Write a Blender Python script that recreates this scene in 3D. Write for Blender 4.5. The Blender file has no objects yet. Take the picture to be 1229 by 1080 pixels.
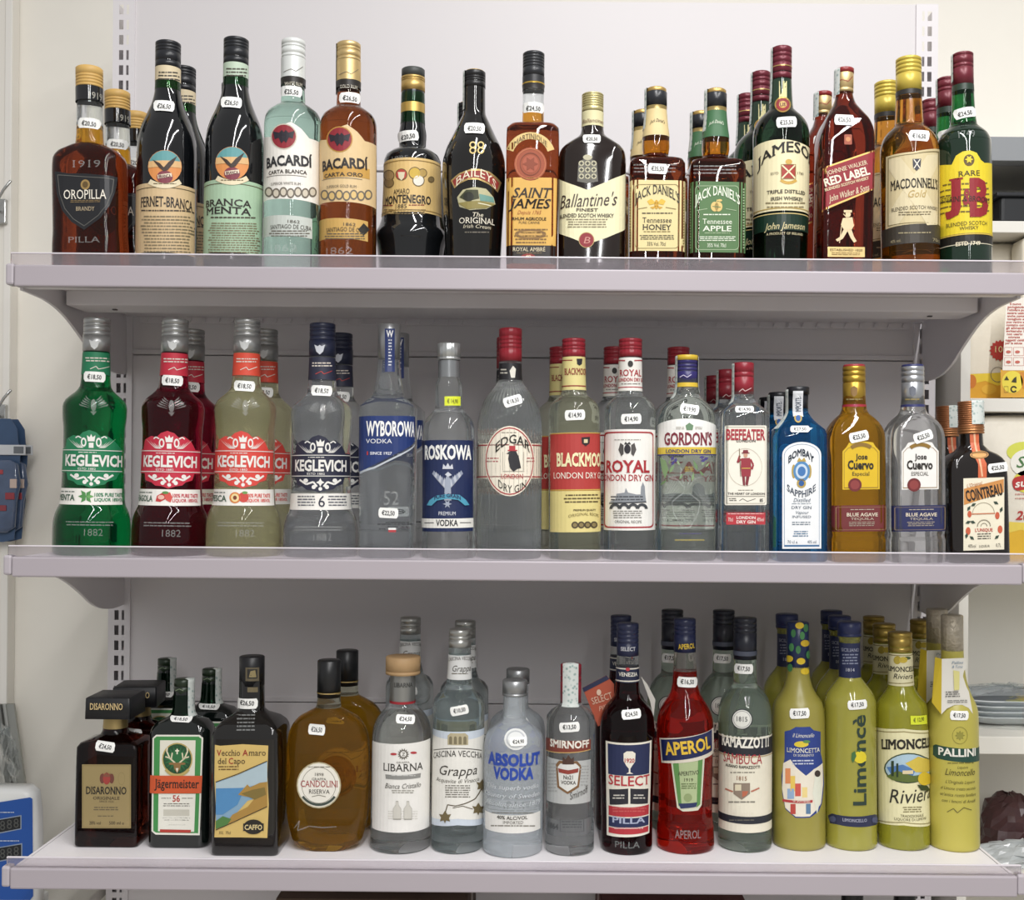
import bpy, bmesh, math, random
from mathutils import Vector, Matrix
from mathutils.geometry import tessellate_polygon
random.seed(7)
scene = bpy.context.scene
col = scene.collection

# ---------------------------------------------------------------- camera
W, H = 1229, 1080
F = 1367.0                 # focal length in pixels of the 1229 wide frame
PX, PY = 650.0, 581.0      # where the optical axis meets the frame
ROLL = math.radians(0.47)
EYE = 1.25
cam_d = bpy.data.cameras.new('camera')
cam = bpy.data.objects.new('camera', cam_d); col.objects.link(cam)
cam_d.sensor_width = 36; cam_d.lens = 36 * F / W
cam_d.shift_x = -(PX - W / 2) / W
cam_d.shift_y = (PY - H / 2) / W
cam_d.clip_start = 0.05
cam.matrix_world = Matrix.Translation((0, 0, EYE)) @ Matrix.Rotation(math.pi / 2, 4, 'X') @ Matrix.Rotation(ROLL, 4, 'Z')
scene.camera = cam

# ---------------------------------------------------------------- world and lamps
world = bpy.data.worlds.new('world'); scene.world = world
world.use_nodes = True
world.node_tree.nodes['Background'].inputs[0].default_value = (1.0, 0.99, 0.985, 1)
world.node_tree.nodes['Background'].inputs[1].default_value = 0.42
def strip_light(x, y0, y1, z, power):
    l = bpy.data.lights.new('ceiling_tube_offscreen', 'AREA'); l.shape = 'RECTANGLE'
    l.size = 0.07; l.size_y = abs(y1 - y0); l.energy = power; l.color = (1.0, 0.99, 0.985)
    o = bpy.data.objects.new('ceiling_tube_offscreen', l); col.objects.link(o)
    o.location = (x, (y0 + y1) / 2, z)
    return o
# the two ceiling tubes whose twin reflections run down the bottles
strip_light(0.10, -5.5, 1.05, EYE + 1.55, 92)
strip_light(0.80, -5.5, 1.05, EYE + 1.55, 92)
scene.view_settings.view_transform = 'Standard'
scene.view_settings.look = 'None'
scene.view_settings.gamma = 1
scene.view_settings.use_curve_mapping = False
scene.view_settings.exposure = 0.06
scene.cycles.use_denoising = True
scene.cycles.transparent_max_bounces = 16

def P2W(x, y, Z):
    dx, dy = x - PX, y - PY
    c, s = math.cos(ROLL), math.sin(ROLL)
    X, Y = dx * c + dy * s, -dx * s + dy * c
    return X * Z / F, EYE - Y * Z / F

# ---------------------------------------------------------------- materials
def lin(h):
    if not isinstance(h, str): return tuple(h) + (1,)
    h = h.lstrip('#'); v = [int(h[i:i + 2], 16) / 255 for i in (0, 2, 4)]
    return tuple((c / 12.92 if c <= .04045 else ((c + .055) / 1.055) ** 2.4) for c in v) + (1,)
_m = {}
def mat(hexc, rough=.5, metal=0., noise=0., nscale=60., bump=0., coat=0.):
    k = ('m', hexc, rough, metal, noise, nscale, bump, coat)
    if k in _m: return _m[k]
    m = bpy.data.materials.new('surface'); m.use_nodes = True
    nt = m.node_tree; p = nt.nodes['Principled BSDF']
    p.inputs['Base Color'].default_value = lin(hexc)
    p.inputs['Roughness'].default_value = rough
    p.inputs['Metallic'].default_value = metal
    if coat: p.inputs['Coat Weight'].default_value = coat; p.inputs['Coat Roughness'].default_value = .04
    if noise or bump:
        tc = nt.nodes.new('ShaderNodeTexCoord')
        n = nt.nodes.new('ShaderNodeTexNoise'); n.inputs['Scale'].default_value = nscale; n.inputs['Detail'].default_value = 4
        nt.links.new(tc.outputs['Object'], n.inputs['Vector'])
        if noise:
            mx = nt.nodes.new('ShaderNodeMix'); mx.data_type = 'RGBA'
            c = lin(hexc)
            mx.inputs[6].default_value = tuple(v * (1 - noise) for v in c[:3]) + (1,)
            mx.inputs[7].default_value = tuple(min(1, v * (1 + noise)) for v in c[:3]) + (1,)
            nt.links.new(n.outputs['Fac'], mx.inputs[0]); nt.links.new(mx.outputs[2], p.inputs['Base Color'])
        if bump:
            b = nt.nodes.new('ShaderNodeBump'); b.inputs['Strength'].default_value = bump; b.inputs['Distance'].default_value = .004
            nt.links.new(n.outputs['Fac'], b.inputs['Height']); nt.links.new(b.outputs[0], p.inputs['Normal'])
    _m[k] = m; return m
def glass(hexc, rough=0., ior=1.36, clear=0.0, haze=.04):
    k = ('g', hexc, rough, ior, clear, haze)
    if k in _m: return _m[k]
    m = bpy.data.materials.new('glass'); m.use_nodes = True
    nt = m.node_tree; p = nt.nodes['Principled BSDF']
    p.inputs['Base Color'].default_value = lin(hexc)
    p.inputs['Roughness'].default_value = rough
    p.inputs['Transmission Weight'].default_value = 1 - haze
    p.inputs['IOR'].default_value = ior
    if clear:
        out = nt.nodes['Material Output']
        t = nt.nodes.new('ShaderNodeBsdfTransparent'); t.inputs[0].default_value = lin(hexc)
        mx = nt.nodes.new('ShaderNodeMixShader'); mx.inputs[0].default_value = clear
        nt.links.new(p.outputs[0], mx.inputs[1]); nt.links.new(t.outputs[0], mx.inputs[2]); nt.links.new(mx.outputs[0], out.inputs[0])
    _m[k] = m; return m
def frosted(hexc, sub='#ffffff', rough=.35, tr=.45):
    k = ('f', hexc, rough, tr)
    if k in _m: return _m[k]
    m = bpy.data.materials.new('cloudy_glass'); m.use_nodes = True
    p = m.node_tree.nodes['Principled BSDF']
    p.inputs['Base Color'].default_value = lin(hexc); p.inputs['Roughness'].default_value = rough
    p.inputs['Transmission Weight'].default_value = tr; p.inputs['IOR'].default_value = 1.36
    p.inputs['Coat Weight'].default_value = .6; p.inputs['Coat Roughness'].default_value = .03 if rough < .3 else .3
    _m[k] = m; return m
def raised():                                            # relief on the glass: mostly clear, catching light
    if 'raised' in _m: return _m['raised']
    m = bpy.data.materials.new('glass_relief'); m.use_nodes = True; nt = m.node_tree
    p = nt.nodes['Principled BSDF']; p.inputs['Base Color'].default_value = (.8, .82, .8, 1); p.inputs['Roughness'].default_value = .15
    t = nt.nodes.new('ShaderNodeBsdfTransparent'); mx = nt.nodes.new('ShaderNodeMixShader'); mx.inputs[0].default_value = .2
    nt.links.new(t.outputs[0], mx.inputs[1]); nt.links.new(p.outputs[0], mx.inputs[2]); nt.links.new(mx.outputs[0], nt.nodes['Material Output'].inputs[0])
    _m['raised'] = m; return m
def dark(hexc): return mat(hexc, .07, 0, 0, 60, 0, .5)
def paper(hexc): return mat(hexc, .55, 0, .05, 90)
def metal(hexc, r=.3): return mat(hexc, r, .75)

# ---------------------------------------------------------------- generic mesh helpers
def link(name, me, parent=None):
    o = bpy.data.objects.new(name, me); col.objects.link(o)
    if parent: o.parent = parent
    return o
def mesh(name, V, Fc, mats, mi=None, smooth=False, parent=None):
    me = bpy.data.meshes.new(name); me.from_pydata(V, [], Fc)
    for m in (mats if isinstance(mats, list) else [mats]): me.materials.append(m)
    if mi: me.polygons.foreach_set('material_index', mi)
    if smooth: me.polygons.foreach_set('use_smooth', [True] * len(me.polygons))
    me.update()
    return link(name, me, parent)
def boxgeo(x0, x1, y0, y1, z0, z1, bev=0.):
    bm = bmesh.new(); bmesh.ops.create_cube(bm, size=1)
    for v in bm.verts:
        v.co = Vector(((x0 + x1) / 2 + v.co.x * (x1 - x0), (y0 + y1) / 2 + v.co.y * (y1 - y0), (z0 + z1) / 2 + v.co.z * (z1 - z0)))
    if bev: bmesh.ops.bevel(bm, geom=list(bm.edges), offset=bev, segments=2, profile=.5, affect='EDGES')
    return bm
def box(name, x0, x1, y0, y1, z0, z1, m, parent=None, bev=0.):
    bm = boxgeo(x0, x1, y0, y1, z0, z1, bev)
    me = bpy.data.meshes.new(name); bm.to_mesh(me); bm.free(); me.materials.append(m)
    return link(name, me, parent)
def tube(name, pts, r, m, parent=None, n=8):
    V, Fc = [], []
    for i, p in enumerate(pts):
        p = Vector(p); a = Vector(pts[max(i - 1, 0)]); b = Vector(pts[min(i + 1, len(pts) - 1)])
        t = (b - a).normalized(); up = Vector((0, 0, 1)) if abs(t.z) < .9 else Vector((1, 0, 0))
        s = t.cross(up).normalized(); q = s.cross(t)
        for j in range(n):
            an = 2 * math.pi * j / n; V.append(p + (s * math.cos(an) + q * math.sin(an)) * r)
    for i in range(len(pts) - 1):
        for j in range(n):
            k = (j + 1) % n; Fc.append((i * n + j, i * n + k, i * n + n + k, i * n + n + j))
    Fc.append(tuple(range(n))[::-1]); Fc.append(tuple(range(len(pts) * n - n, len(pts) * n)))
    return mesh(name, V, Fc, m, None, True, parent)
def prism(name, prof, x0, x1, m, parent=None):          # profile in (y,z) swept along x
    n = len(prof)
    V = [(x0, y, z) for y, z in prof] + [(x1, y, z) for y, z in prof]
    Fc = [(i, (i + 1) % n, n + (i + 1) % n, n + i) for i in range(n)]
    for tri in tessellate_polygon([[Vector((y, z, 0)) for y, z in prof]]):
        Fc.append(tuple(tri)); Fc.append(tuple(n + i for i in tri[::-1]))
    o = mesh(name, V, Fc, m, None, False, parent)
    bm = bmesh.new(); bm.from_mesh(o.data); bmesh.ops.recalc_face_normals(bm, faces=bm.faces); bm.to_mesh(o.data); bm.free()
    return o
def thing(name, label, cat, loc=(0, 0, 0), group=None):
    o = link(name, None); o.location = loc; o['label'] = label; o['category'] = cat
    if group: o['group'] = group
    return o
def tag(o, label, cat, group=None):
    o['label'] = label; o['category'] = cat
    if group: o['group'] = group
    return o
def struct(o): o['kind'] = 'structure'; return o

# lettering: flat glyph outlines, cached
_txt = {}
def glyphs(s, bold, serif):
    k = (s, bold, serif)
    if k in _txt: return _txt[k]
    cu = bpy.data.curves.new('t', 'FONT'); cu.body = s; cu.size = 1; cu.dimensions = '2D'; cu.fill_mode = 'FRONT'
    cu.resolution_u = 2; fat = bold if 'M' in s else 0; cu.offset = 0 if fat else bold
    o = bpy.data.objects.new('t', cu)
    me = bpy.data.meshes.new_from_object(o)
    V = [(v.co.x, v.co.y) for v in me.vertices]; T = [tuple(p.vertices) for p in me.polygons]
    if serif:
        cnt = {}
        for p in T:
            for a, b in zip(p, p[1:] + p[:1]): cnt[tuple(sorted((a, b)))] = cnt.get(tuple(sorted((a, b))), 0) + 1
        ch = capheight(bold); nb = {}
        for (a, b), c in cnt.items():
            if c == 1: nb.setdefault(a, []).append(b); nb.setdefault(b, []).append(a)
        def stem(p, q):                                   # does the outline leave p upright?
            return any(r != q and abs(V[r][0] - V[p][0]) < .12 * abs(V[r][1] - V[p][1]) and abs(V[r][1] - V[p][1]) > .1 for r in nb[p] if r < n0)
        n0 = len(V)
        for (a, b), c in cnt.items():
            if c != 1 or not (stem(a, b) or stem(b, a)): continue
            (xa, ya), (xb, yb) = V[a], V[b]
            if abs(ya - yb) > .004: continue
            L = abs(xa - xb)
            if not .04 < L < .2: continue
            low = abs(ya) < .03 + bold; high = abs(ya - ch) < .03 + bold
            if low or high:
                x0, x1 = min(xa, xb) - .042, max(xa, xb) + .042
                y0, y1 = (ya, ya + .042) if low else (ya - .042, ya)
                n = len(V); V += [(x0, y0), (x1, y0), (x1, y1), (x0, y1)]; T += [(n, n + 1, n + 2, n + 3)]
    if fat:                                               # M breaks under an outline offset: thicken by shifted copies
        V0, T0 = V, T; V, T = [], []
        for dx, dy in ((fat, fat), (-fat, fat), (fat, -fat), (-fat, -fat)):
            n = len(V); V += [(x + dx, y + dy) for x, y in V0]; T += [tuple(n + i for i in t) for t in T0]
    bpy.data.objects.remove(o); bpy.data.curves.remove(cu); bpy.data.meshes.remove(me)
    _txt[k] = (V, T); return V, T
_ch = {}
def capheight(bold=0.):
    if bold not in _ch:
        _ch[bold] = 1
        V, _ = glyphs('H', bold, False); _ch[bold] = max(v[1] for v in V)
    return _ch[bold]

# flat outlines (photo-measured units, y down)
def rect(x0, y0, x1, y1, r=0, n=4):
    if not r: return [(x0, y0), (x1, y0), (x1, y1), (x0, y1)]
    P = []
    for cx, cy, a0 in ((x1 - r, y0 + r, -90), (x1 - r, y1 - r, 0), (x0 + r, y1 - r, 90), (x0 + r, y0 + r, 180)):
        for i in range(n + 1):
            a = math.radians(a0 + 90 * i / n); P.append((cx + r * math.cos(a), cy + r * math.sin(a)))
    return P
def ell(cx, cy, rx, ry=None, n=24):
    ry = ry or rx
    return [(cx + rx * math.cos(2 * math.pi * i / n), cy + ry * math.sin(2 * math.pi * i / n)) for i in range(n)]
def star(cx, cy, r1, r2, n):
    return [(cx + (r1 if i % 2 else r2) * math.cos(math.pi * i / n), cy + (r1 if i % 2 else r2) * math.sin(math.pi * i / n)) for i in range(2 * n)]
def arch(x0, x1, ytop, yside, ybot, n=14):
    cx, hw = (x0 + x1) / 2, (x1 - x0) / 2
    return [(cx - hw * math.cos(math.pi * i / n), yside - (yside - ytop) * math.sin(math.pi * i / n)) for i in range(n + 1)] + [(x1, ybot), (x0, ybot)]
def arcband(cx, cy, r0, r1, a0, a1, n=14):              # angles in degrees, 90 = up
    P = []
    for r, q in ((r1, range(n + 1)), (r0, range(n, -1, -1))):
        for i in q:
            a = math.radians(a0 + (a1 - a0) * i / n); P.append((cx + r * math.cos(a), cy - r * math.sin(a)))
    return P
def mv(P, cx, cy, s=1, rot=0, fx=1):
    c, q = math.cos(math.radians(rot)), math.sin(math.radians(rot))
    return [(cx + s * (fx * x * c + y * q), cy + s * (-fx * x * q + y * c)) for x, y in P]

class Sheet:                                             # flat art collected in (u, v, layer), later laid on a surface
    def __init__(s): s.V, s.T, s.M, s.mats = [], [], [], []
    def add(s, V, T, m):
        if m not in s.mats: s.mats.append(m)
        i = s.mats.index(m); n = len(s.V); s.V += V
        for t in T: s.T.append(tuple(n + k for k in t)); s.M.append(i)
    def build(s, name, parent, surf, step=.006, vstep=None):
        if not s.V: return None
        bm = bmesh.new(); vs = [bm.verts.new(v) for v in s.V]
        for t, i in zip(s.T, s.M):
            try: f = bm.faces.new([vs[k] for k in t]); f.material_index = i
            except ValueError: pass
        for ax, st in ((0, step), (1, vstep)):
            if not st: continue
            lo, hi = min(v[ax] for v in s.V), max(v[ax] for v in s.V)
            k = math.floor(lo / st) + 1
            while k * st < hi:
                co = Vector((0, 0, 0)); co[ax] = k * st; no = Vector((0, 0, 0)); no[ax] = 1
                bmesh.ops.bisect_plane(bm, geom=bm.verts[:] + bm.edges[:] + bm.faces[:], plane_co=co, plane_no=no, dist=1e-6)
                k += 1
        for v in bm.verts: v.co = Vector(surf(v.co.x, v.co.y, v.co.z))
        me = bpy.data.meshes.new(name); bm.to_mesh(me); bm.free()
        for m in s.mats: me.materials.append(m)
        return link(name, me, parent)

class Art:                                               # a label on a bottle or pack: sheet + emblem + lettering
    def __init__(s, owner, name, base=None, parent=None): s.o, s.name, s.base, s.parent = owner, name, base, parent; s.g, s.t, s.b = Sheet(), Sheet(), Sheet(); owner.arts.append(s)
    def _poly(s, sh, pts, m, l):
        uv = [s.o.uv(*p) for p in pts]
        a = sum(uv[i][0] * uv[(i + 1) % len(uv)][1] - uv[(i + 1) % len(uv)][0] * uv[i][1] for i in range(len(uv)))
        tris = tessellate_polygon([[Vector((u, v, 0)) for u, v in uv]])
        out = []
        for t in tris:
            (ax, ay), (bx, by), (cx, cy) = (uv[i] for i in t)
            out.append(t if (bx - ax) * (cy - ay) - (by - ay) * (cx - ax) > 0 else t[::-1])
        sh.add([(u, v, l) for u, v in uv], out, m)
    def sheet(s, pts, m, l=0): s._poly(s.b, pts, m if not isinstance(m, str) else paper(m), l); return s
    def poly(s, pts, m, l=2): s._poly(s.g, pts, m if not isinstance(m, str) else paper(m), l); return s
    def outline(s, pts, m, w=.03, l=2):                  # thin closed line
        n = len(pts); cx, cy = sum(p[0] for p in pts) / n, sum(p[1] for p in pts) / n
        q = [(cx + (x - cx) * (1 - w), cy + (y - cy) * (1 - w)) for x, y in pts]
        for i in range(n): s._poly(s.g, [pts[i], pts[(i + 1) % n], q[(i + 1) % n], q[i]], paper(m), l)
        return s
    def line(s, pts, m, w=3, l=3):                       # open stroke of width w
        for (xa, ya), (xb, yb) in zip(pts, pts[1:]):
            d = math.hypot(xb - xa, yb - ya) or 1; nx, ny = -(yb - ya) / d * w / 2, (xb - xa) / d * w / 2
            s._poly(s.g, [(xa + nx, ya + ny), (xb + nx, yb + ny), (xb - nx, yb - ny), (xa - nx, ya - ny)], paper(m) if isinstance(m, str) else m, l)
        return s
    def text(s, txt, x0, x1, y0, y1, m, font='', rot=0, arc=0, l=4, shear=0, bold=None, fit=False):
        b = bold if bold is not None else (.012 if 'b' in font and 's' in font else .022 if 'b' in font else 0.)
        V, T = glyphs(txt, b, 's' in font)
        if 'i' in font: shear = .28
        lo, hi = min(v[0] for v in V), max(v[0] for v in V); ch = capheight(b); y_lo = 0
        if fit: y_lo = min(v[1] for v in V); ch = max(v[1] for v in V) - y_lo
        xm, ym = (x0 + x1) / 2, (y0 + y1) / 2
        if abs(rot) < 60: ua, va = s.o.uv(x0, ym); ub, vb = s.o.uv(x1, ym)
        else:
            uc, _ = s.o.uv(xm, ym); k = s.o.pix(); ua, ub = uc - (x1 - x0) / 2 * k, uc + (x1 - x0) / 2 * k
        vt, vl = s.o.uv(xm, y0)[1], s.o.uv(xm, y1)[1]
        uc, vc = (ua + ub) / 2, (vt + vl) / 2; k = s.o.pix()
        c, q = math.cos(math.radians(rot)), math.sin(math.radians(rot)); out = []
        for x, y in V:
            t = (x - lo) / (hi - lo) - .5; du = t * (ub - ua); dv = ((y - y_lo) / ch - .5) * (vt - vl)
            du += shear * (dv + (vt - vl) / 2)
            dv += arc * k * (.5 - 4 * t * t)
            out.append((uc + du * c - dv * q, vc + du * q + dv * c, l))
        s.t.add(out, T, m if not isinstance(m, str) else paper(m)); return s
    def lines(s, x0, x1, y0, y1, n, m, fill=.85, l=3, arc=0):     # unreadable fine print
        p = (y1 - y0) / n; mm = paper(m) if isinstance(m, str) else m
        for i in range(n):
            y = y0 + p * i; ind = (x1 - x0) * random.uniform(0, 1 - fill) / 2; x = x0 + ind; e = x1 - ind
            while x < e - 3:
                w = min(random.uniform(5, 24), e - x)
                s._poly(s.t, [(x, y), (x + w, y), (x + w, y + min(p * .42, 6)), (x, y + min(p * .42, 6))], mm, l); x += w + 3
        return s
    def finish(s):
        o = s.o; par = s.parent or o.root
        base = s.b.build(s.name, par, o.surf, o.step, o.vstep)
        p = base or par
        for sh, nm in ((s.g, 'emblem'), (s.t, 'lettering')):
            q = sh.build(nm, p, o.surf, o.step, o.vstep)
            if q: q['kind'] = 'stuff'

LIFT = .00014
SHELF = [EYE + .282, EYE - .100, EYE - .505]
FRONT = 1.48
def pchip(xs, ys):
    n = len(xs); h = [xs[i + 1] - xs[i] for i in range(n - 1)]; d = [(ys[i + 1] - ys[i]) / h[i] for i in range(n - 1)]
    m = [0.] * n; m[0], m[-1] = d[0], d[-1]
    for i in range(1, n - 1):
        if d[i - 1] * d[i] > 0:
            w1, w2 = 2 * h[i] + h[i - 1], h[i] + 2 * h[i - 1]; m[i] = (w1 + w2) / (w1 / d[i - 1] + w2 / d[i])
    def f(x):
        if x <= xs[0]: return ys[0]
        if x >= xs[-1]: return ys[-1]
        i = 0
        while xs[i + 1] < x: i += 1
        t = (x - xs[i]) / h[i]; a = t * t * (3 - 2 * t)
        return ys[i] * (1 - a) + ys[i + 1] * a + h[i] * (m[i] * t * (1 - t) ** 2 - m[i + 1] * t * t * (1 - t))
    return f
def ring(w, d, c, q=10, flute=0, amp=0.):
    P = []; tot = 4 * q
    for cn, (sx, sy, a0) in enumerate(((1, 1, 0), (-1, 1, 90), (-1, -1, 180), (1, -1, 270))):
        for i in range(q):
            a = math.radians(a0 + 90 * (i + .5) / q)
            f = 1 + amp * math.cos(2 * math.pi * flute * (cn * q + i) / tot) if flute else 1
            P.append((f * (sx * (w - c) + c * math.cos(a)), f * (sy * (d - c) + c * math.sin(a))))
    return P
def loft(name, rings, m, parent, cap=True, smooth=True):
    n = len(rings[0][0]); V = [(x, y, z) for P, z in rings for x, y in P]; Fc = []
    for i in range(len(rings) - 1):
        for j in range(n):
            k = (j + 1) % n; Fc.append((i * n + j, i * n + k, i * n + n + k, i * n + n + j))
    if cap: Fc.append(tuple(range(n))[::-1]); Fc.append(tuple(range(len(rings) * n - n, len(rings) * n)))
    return mesh(name, V, Fc, m, None, smooth, parent)

class Bottle:
    """A bottle measured on an enlarged crop of the photograph: crop = (x0, y0, scale)."""
    def __init__(s, name, label, crop, row, cx, prof, m, group=None, dr=1., k=1., zones=None, base=None, back=0., flute=0, amp=0., basew=.93):
        s.crop, s.row = crop, row; s.arts = []; s.caps = []; s.step = .006; s.vstep = .008
        z0 = SHELF[row]; s.z0 = z0
        top = prof[0][0]; bot = prof[-1][0]; s.top = top
        cxt, cxb = cx if isinstance(cx, tuple) else (cx, cx)
        wmax = max(p[1] for p in prof) / crop[2] * 1.54 / F
        if base is None: Zf = FRONT + .022
        else:
            bx, by = s.ph(cxb, base); Zf = (EYE - z0) * F / ((EYE - P2W(bx, by, 1)[1]) * F)
        s.Zc = Zf + wmax * dr + back
        s.k_ = s.Zc / F / crop[2]
        fr = []
        for p in prof:
            y, w = p[0], p[1]; d = p[2] if len(p) > 2 else None; kk = p[3] if len(p) > 3 else None
            z = P2W(*s.ph(cxt, y), s.Zc)[1] - z0; w = w * s.k_
            fr.append([z, w, d, kk])
        if base is None: fr[-1][0] = 0.
        zl = fr[-1][0]; ht = fr[0][0]
        if base is not None:
            fr[-1][0] = 0.
        fr = fr[::-1]
        fr = [f for i, f in enumerate(fr) if i == 0 or f[0] > .002]
        wm = max(f[1] for f in fr); wn = fr[-1][1]
        for f in fr:                                      # round neck, shaped body
            t = min(1, max(0, (f[1] - wn) / max(1e-6, wm * .85 - wn))) if wm > wn * 1.05 else 1
            if f[2] is None: f[2] = f[1] * (1 + (dr - 1) * t)
            else: f[2] = f[1] * f[2]
            if f[3] is None: f[3] = 1 + (k - 1) * t
        zs = [f[0] for f in fr]
        s.fw, s.fd, s.fk = pchip(zs, [f[1] for f in fr]), pchip(zs, [f[2] for f in fr]), pchip(zs, [f[3] for f in fr])
        s.ht = ht
        xt = P2W(*s.ph(cxt, top), s.Zc)[0]; xb = P2W(*s.ph(cxb, bot), s.Zc)[0]
        s.lean = math.atan((xt - xb) / ht) if cxt != cxb else 0
        s.xb = xb if cxt != cxb else P2W(*s.ph(cxt, (top + bot) / 2), s.Zc)[0]
        s.root = thing(name, label, 'bottle', (s.xb, s.Zc, z0), group); s.root.rotation_euler = (0, s.lean, 0)
        s.cxt = cxt
        s.bodymat = m
        Z = []
        for a, b in zip(zs, zs[1:]):
            n = max(1, int((b - a) / .004)); Z += [a + (b - a) * i / n for i in range(n)]
        Z.append(zs[-1])
        def rg(z, f=1.): w, d, c = s.sec(z); return ring(w * f, d * f, c * f, 10 if not flute else 44, flute, amp if .1 < z / ht < .62 else amp * .5), z
        lo = [(rg(0, basew)[0], 0.)] + [(rg(0, .985)[0], .0018)] + [rg(z) for z in Z if z > .004]
        if zones:                                         # zones run from the top: (lower end y, material, name)
            zt = s.ht + 1
            for (yy, mm, nm) in zones:
                zb = s.zof(yy); L = [rg(zb)] + [r for r in lo if zb < r[1] < zt] + ([rg(zt)] if zt < s.ht else [])
                loft(nm, L, mm, s.root); zt = zb
            loft('glass_body', [r for r in lo if r[1] < zt] + [rg(zt)], m, s.root)
        else: loft('glass_body', lo, m, s.root)
    def ph(s, x, y): return s.crop[0] + x / s.crop[2], s.crop[1] + y / s.crop[2]
    def pix(s): return s.k_
    def zof(s, y): return P2W(*s.ph(s.cxt, y), s.Zc)[1] - s.z0
    def sec(s, z): w, d, k = s.fw(z), s.fd(z), s.fk(z); return w, d, min(w, d) * min(1, k)
    def asec(s, z):                                       # outermost round surface, closure included
        w, d, c = s.sec(z)
        for z0, z1, r in s.caps:
            if z0 <= z <= z1 and r > w: w = d = c = r
        return w, d, c
    def uv(s, x, y):
        px, py = s.ph(x, y); Z = s.Zc
        for _ in range(4):
            X, z = P2W(px, py, Z); z -= s.z0; w, d, c = s.asec(z)
            xo = X - (s.xb + math.tan(s.lean) * z); a = max(-w * .996, min(w * .996, xo)); e = abs(a) - (w - c)
            dep = d if e <= 0 else d - c + math.sqrt(max(0, c * c - e * e)); Z = s.Zc - dep
        u = abs(a) if e <= 0 else (w - c) + c * math.asin(min(1, e / c))
        return math.copysign(u, a), z
    def surf(s, u, z, l):
        w, d, c = s.asec(z); au = abs(u); L = LIFT * (l + 2); sg = -1 if u < 0 else 1
        if au <= w - c: p, n = (au, -d), (0, -1)
        elif au <= w - c + c * math.pi / 2:
            t = (au - w + c) / c; p, n = (w - c + c * math.sin(t), -(d - c) - c * math.cos(t)), (math.sin(t), -math.cos(t))
        else:
            r = au - (w - c) - c * math.pi / 2
            if r <= 2 * (d - c): p, n = (w, -(d - c) + r), (1, 0)
            else:
                t = min(math.pi / 2, (r - 2 * (d - c)) / c); p, n = (w - c + c * math.cos(t), d - c + c * math.sin(t)), (math.cos(t), math.sin(t))
        return sg * (p[0] + n[0] * L), p[1] + n[1] * L, z
    def cap(s, y0, y1, hw, m, ridges=(), bev=2.5, hw1=None, name='cap', dr=1., k=1., top=True, knurl=False):
        k_ = s.k_; hw1 = hw1 or hw; pts = []
        P = [(y0, hw - bev), (y0 + bev * .8, hw)] if top else [(y0, hw)]
        for r in ridges:
            y = y0 + (y1 - y0) * r; P += [(y - 2.4, hw), (y - 1.2, hw * .95), (y + 1.2, hw * .95), (y + 2.4, hw)]
        P += [(y1, hw1)]
        R = []
        for y, h in P[::-1]:
            w = h * k_; d = w * dr; R.append((ring(w, d, min(w, d) * k, 12 if not knurl else 18, 18 if knurl else 0, .012 if knurl else 0), s.zof(y)))
        if k == 1: s.caps.append((s.zof(y1), s.zof(y0), max(hw, hw1) * k_ * (1.012 if knurl else 1)))
        return loft(name, R, m, s.root)
    def band(s, y0, y1, m, name='neck_label', lift=2, hw=None):
        z1, z0 = s.zof(y0), s.zof(y1); n = max(2, int((z1 - z0) / .005)); R = []
        for i in range(n + 1):
            z = z0 + (z1 - z0) * i / n; w, d, c = s.asec(z); e = LIFT * lift
            if hw: w = d = c = max(w, hw * s.k_)
            R.append((ring(w + e, d + e, c + e), z))
        o = loft(name, R, paper(m) if isinstance(m, str) else m, s.root, cap=False)
        if hw: s.caps.append((z0, z1, (hw * s.k_) + LIFT * lift))
        return Art(s, 'print', None, o)
    def label(s, pts, m, name='label', l=0): a = Art(s, name); a.sheet(pts, m, l); return a
    def printed(s): return Art(s, 'print')
    def price(s, x, y, txt, rot=0, w=84, h=44, m='#f2f2ee', ink='#2c2c2c', l=9):
        sc = s.crop[2] / 3.6; w *= sc; h *= sc
        e = w * .07
        P = [(-w / 2, -h * .25), (-w / 2 + e, -h / 2), (w / 2 - e, -h / 2), (w / 2, -h * .25), (w / 2, h * .25), (w / 2 - e, h / 2), (-w / 2 + e, h / 2), (-w / 2, h * .25)] if m == '#f2f2ee' else rect(-w / 2, -h / 2, w / 2, h / 2)
        a = s.label(mv(P, x, y, 1, rot), mat(m, .45), 'price_tag', l)
        a.text(txt, x - w * .33, x + w * .33, y - h * .22, y + h * .22, ink, 'b', rot=rot, l=l + 2); return a
    def strip(s, a0, a1, y0, y1, hw, m='#b9c4c0', lift=.0012):     # paper duty strip running down over the closure
        z1, z0 = s.zof(y0), s.zof(y1); V = []; Fc = []; n, q = 12, 5
        for i in range(n + 1):
            z = z0 + (z1 - z0) * i / n; w = max(hw * s.k_, s.fw(z)) + lift
            for j in range(q + 1):
                a = math.radians(a0 + (a1 - a0) * j / q); V.append((w * math.sin(a), -w * math.cos(a), z))
        top = [ (hw * s.k_ * .3 * math.sin(math.radians(a0 + (a1 - a0) * j / q)), -hw * s.k_ * .3 * math.cos(math.radians(a0 + (a1 - a0) * j / q)), z1 + .0006) for j in range(q + 1)]
        V += top
        for i in range(n + 1):
            for j in range(q): b = i * (q + 1) + j; Fc.append((b, b + 1, b + q + 2, b + q + 1))
        o = mesh('tax_strip', V, Fc, stripmat(), None, True, s.root)
        return o
    def done(s):
        for a in s.arts: a.finish()
        s.arts = []
        return s
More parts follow.
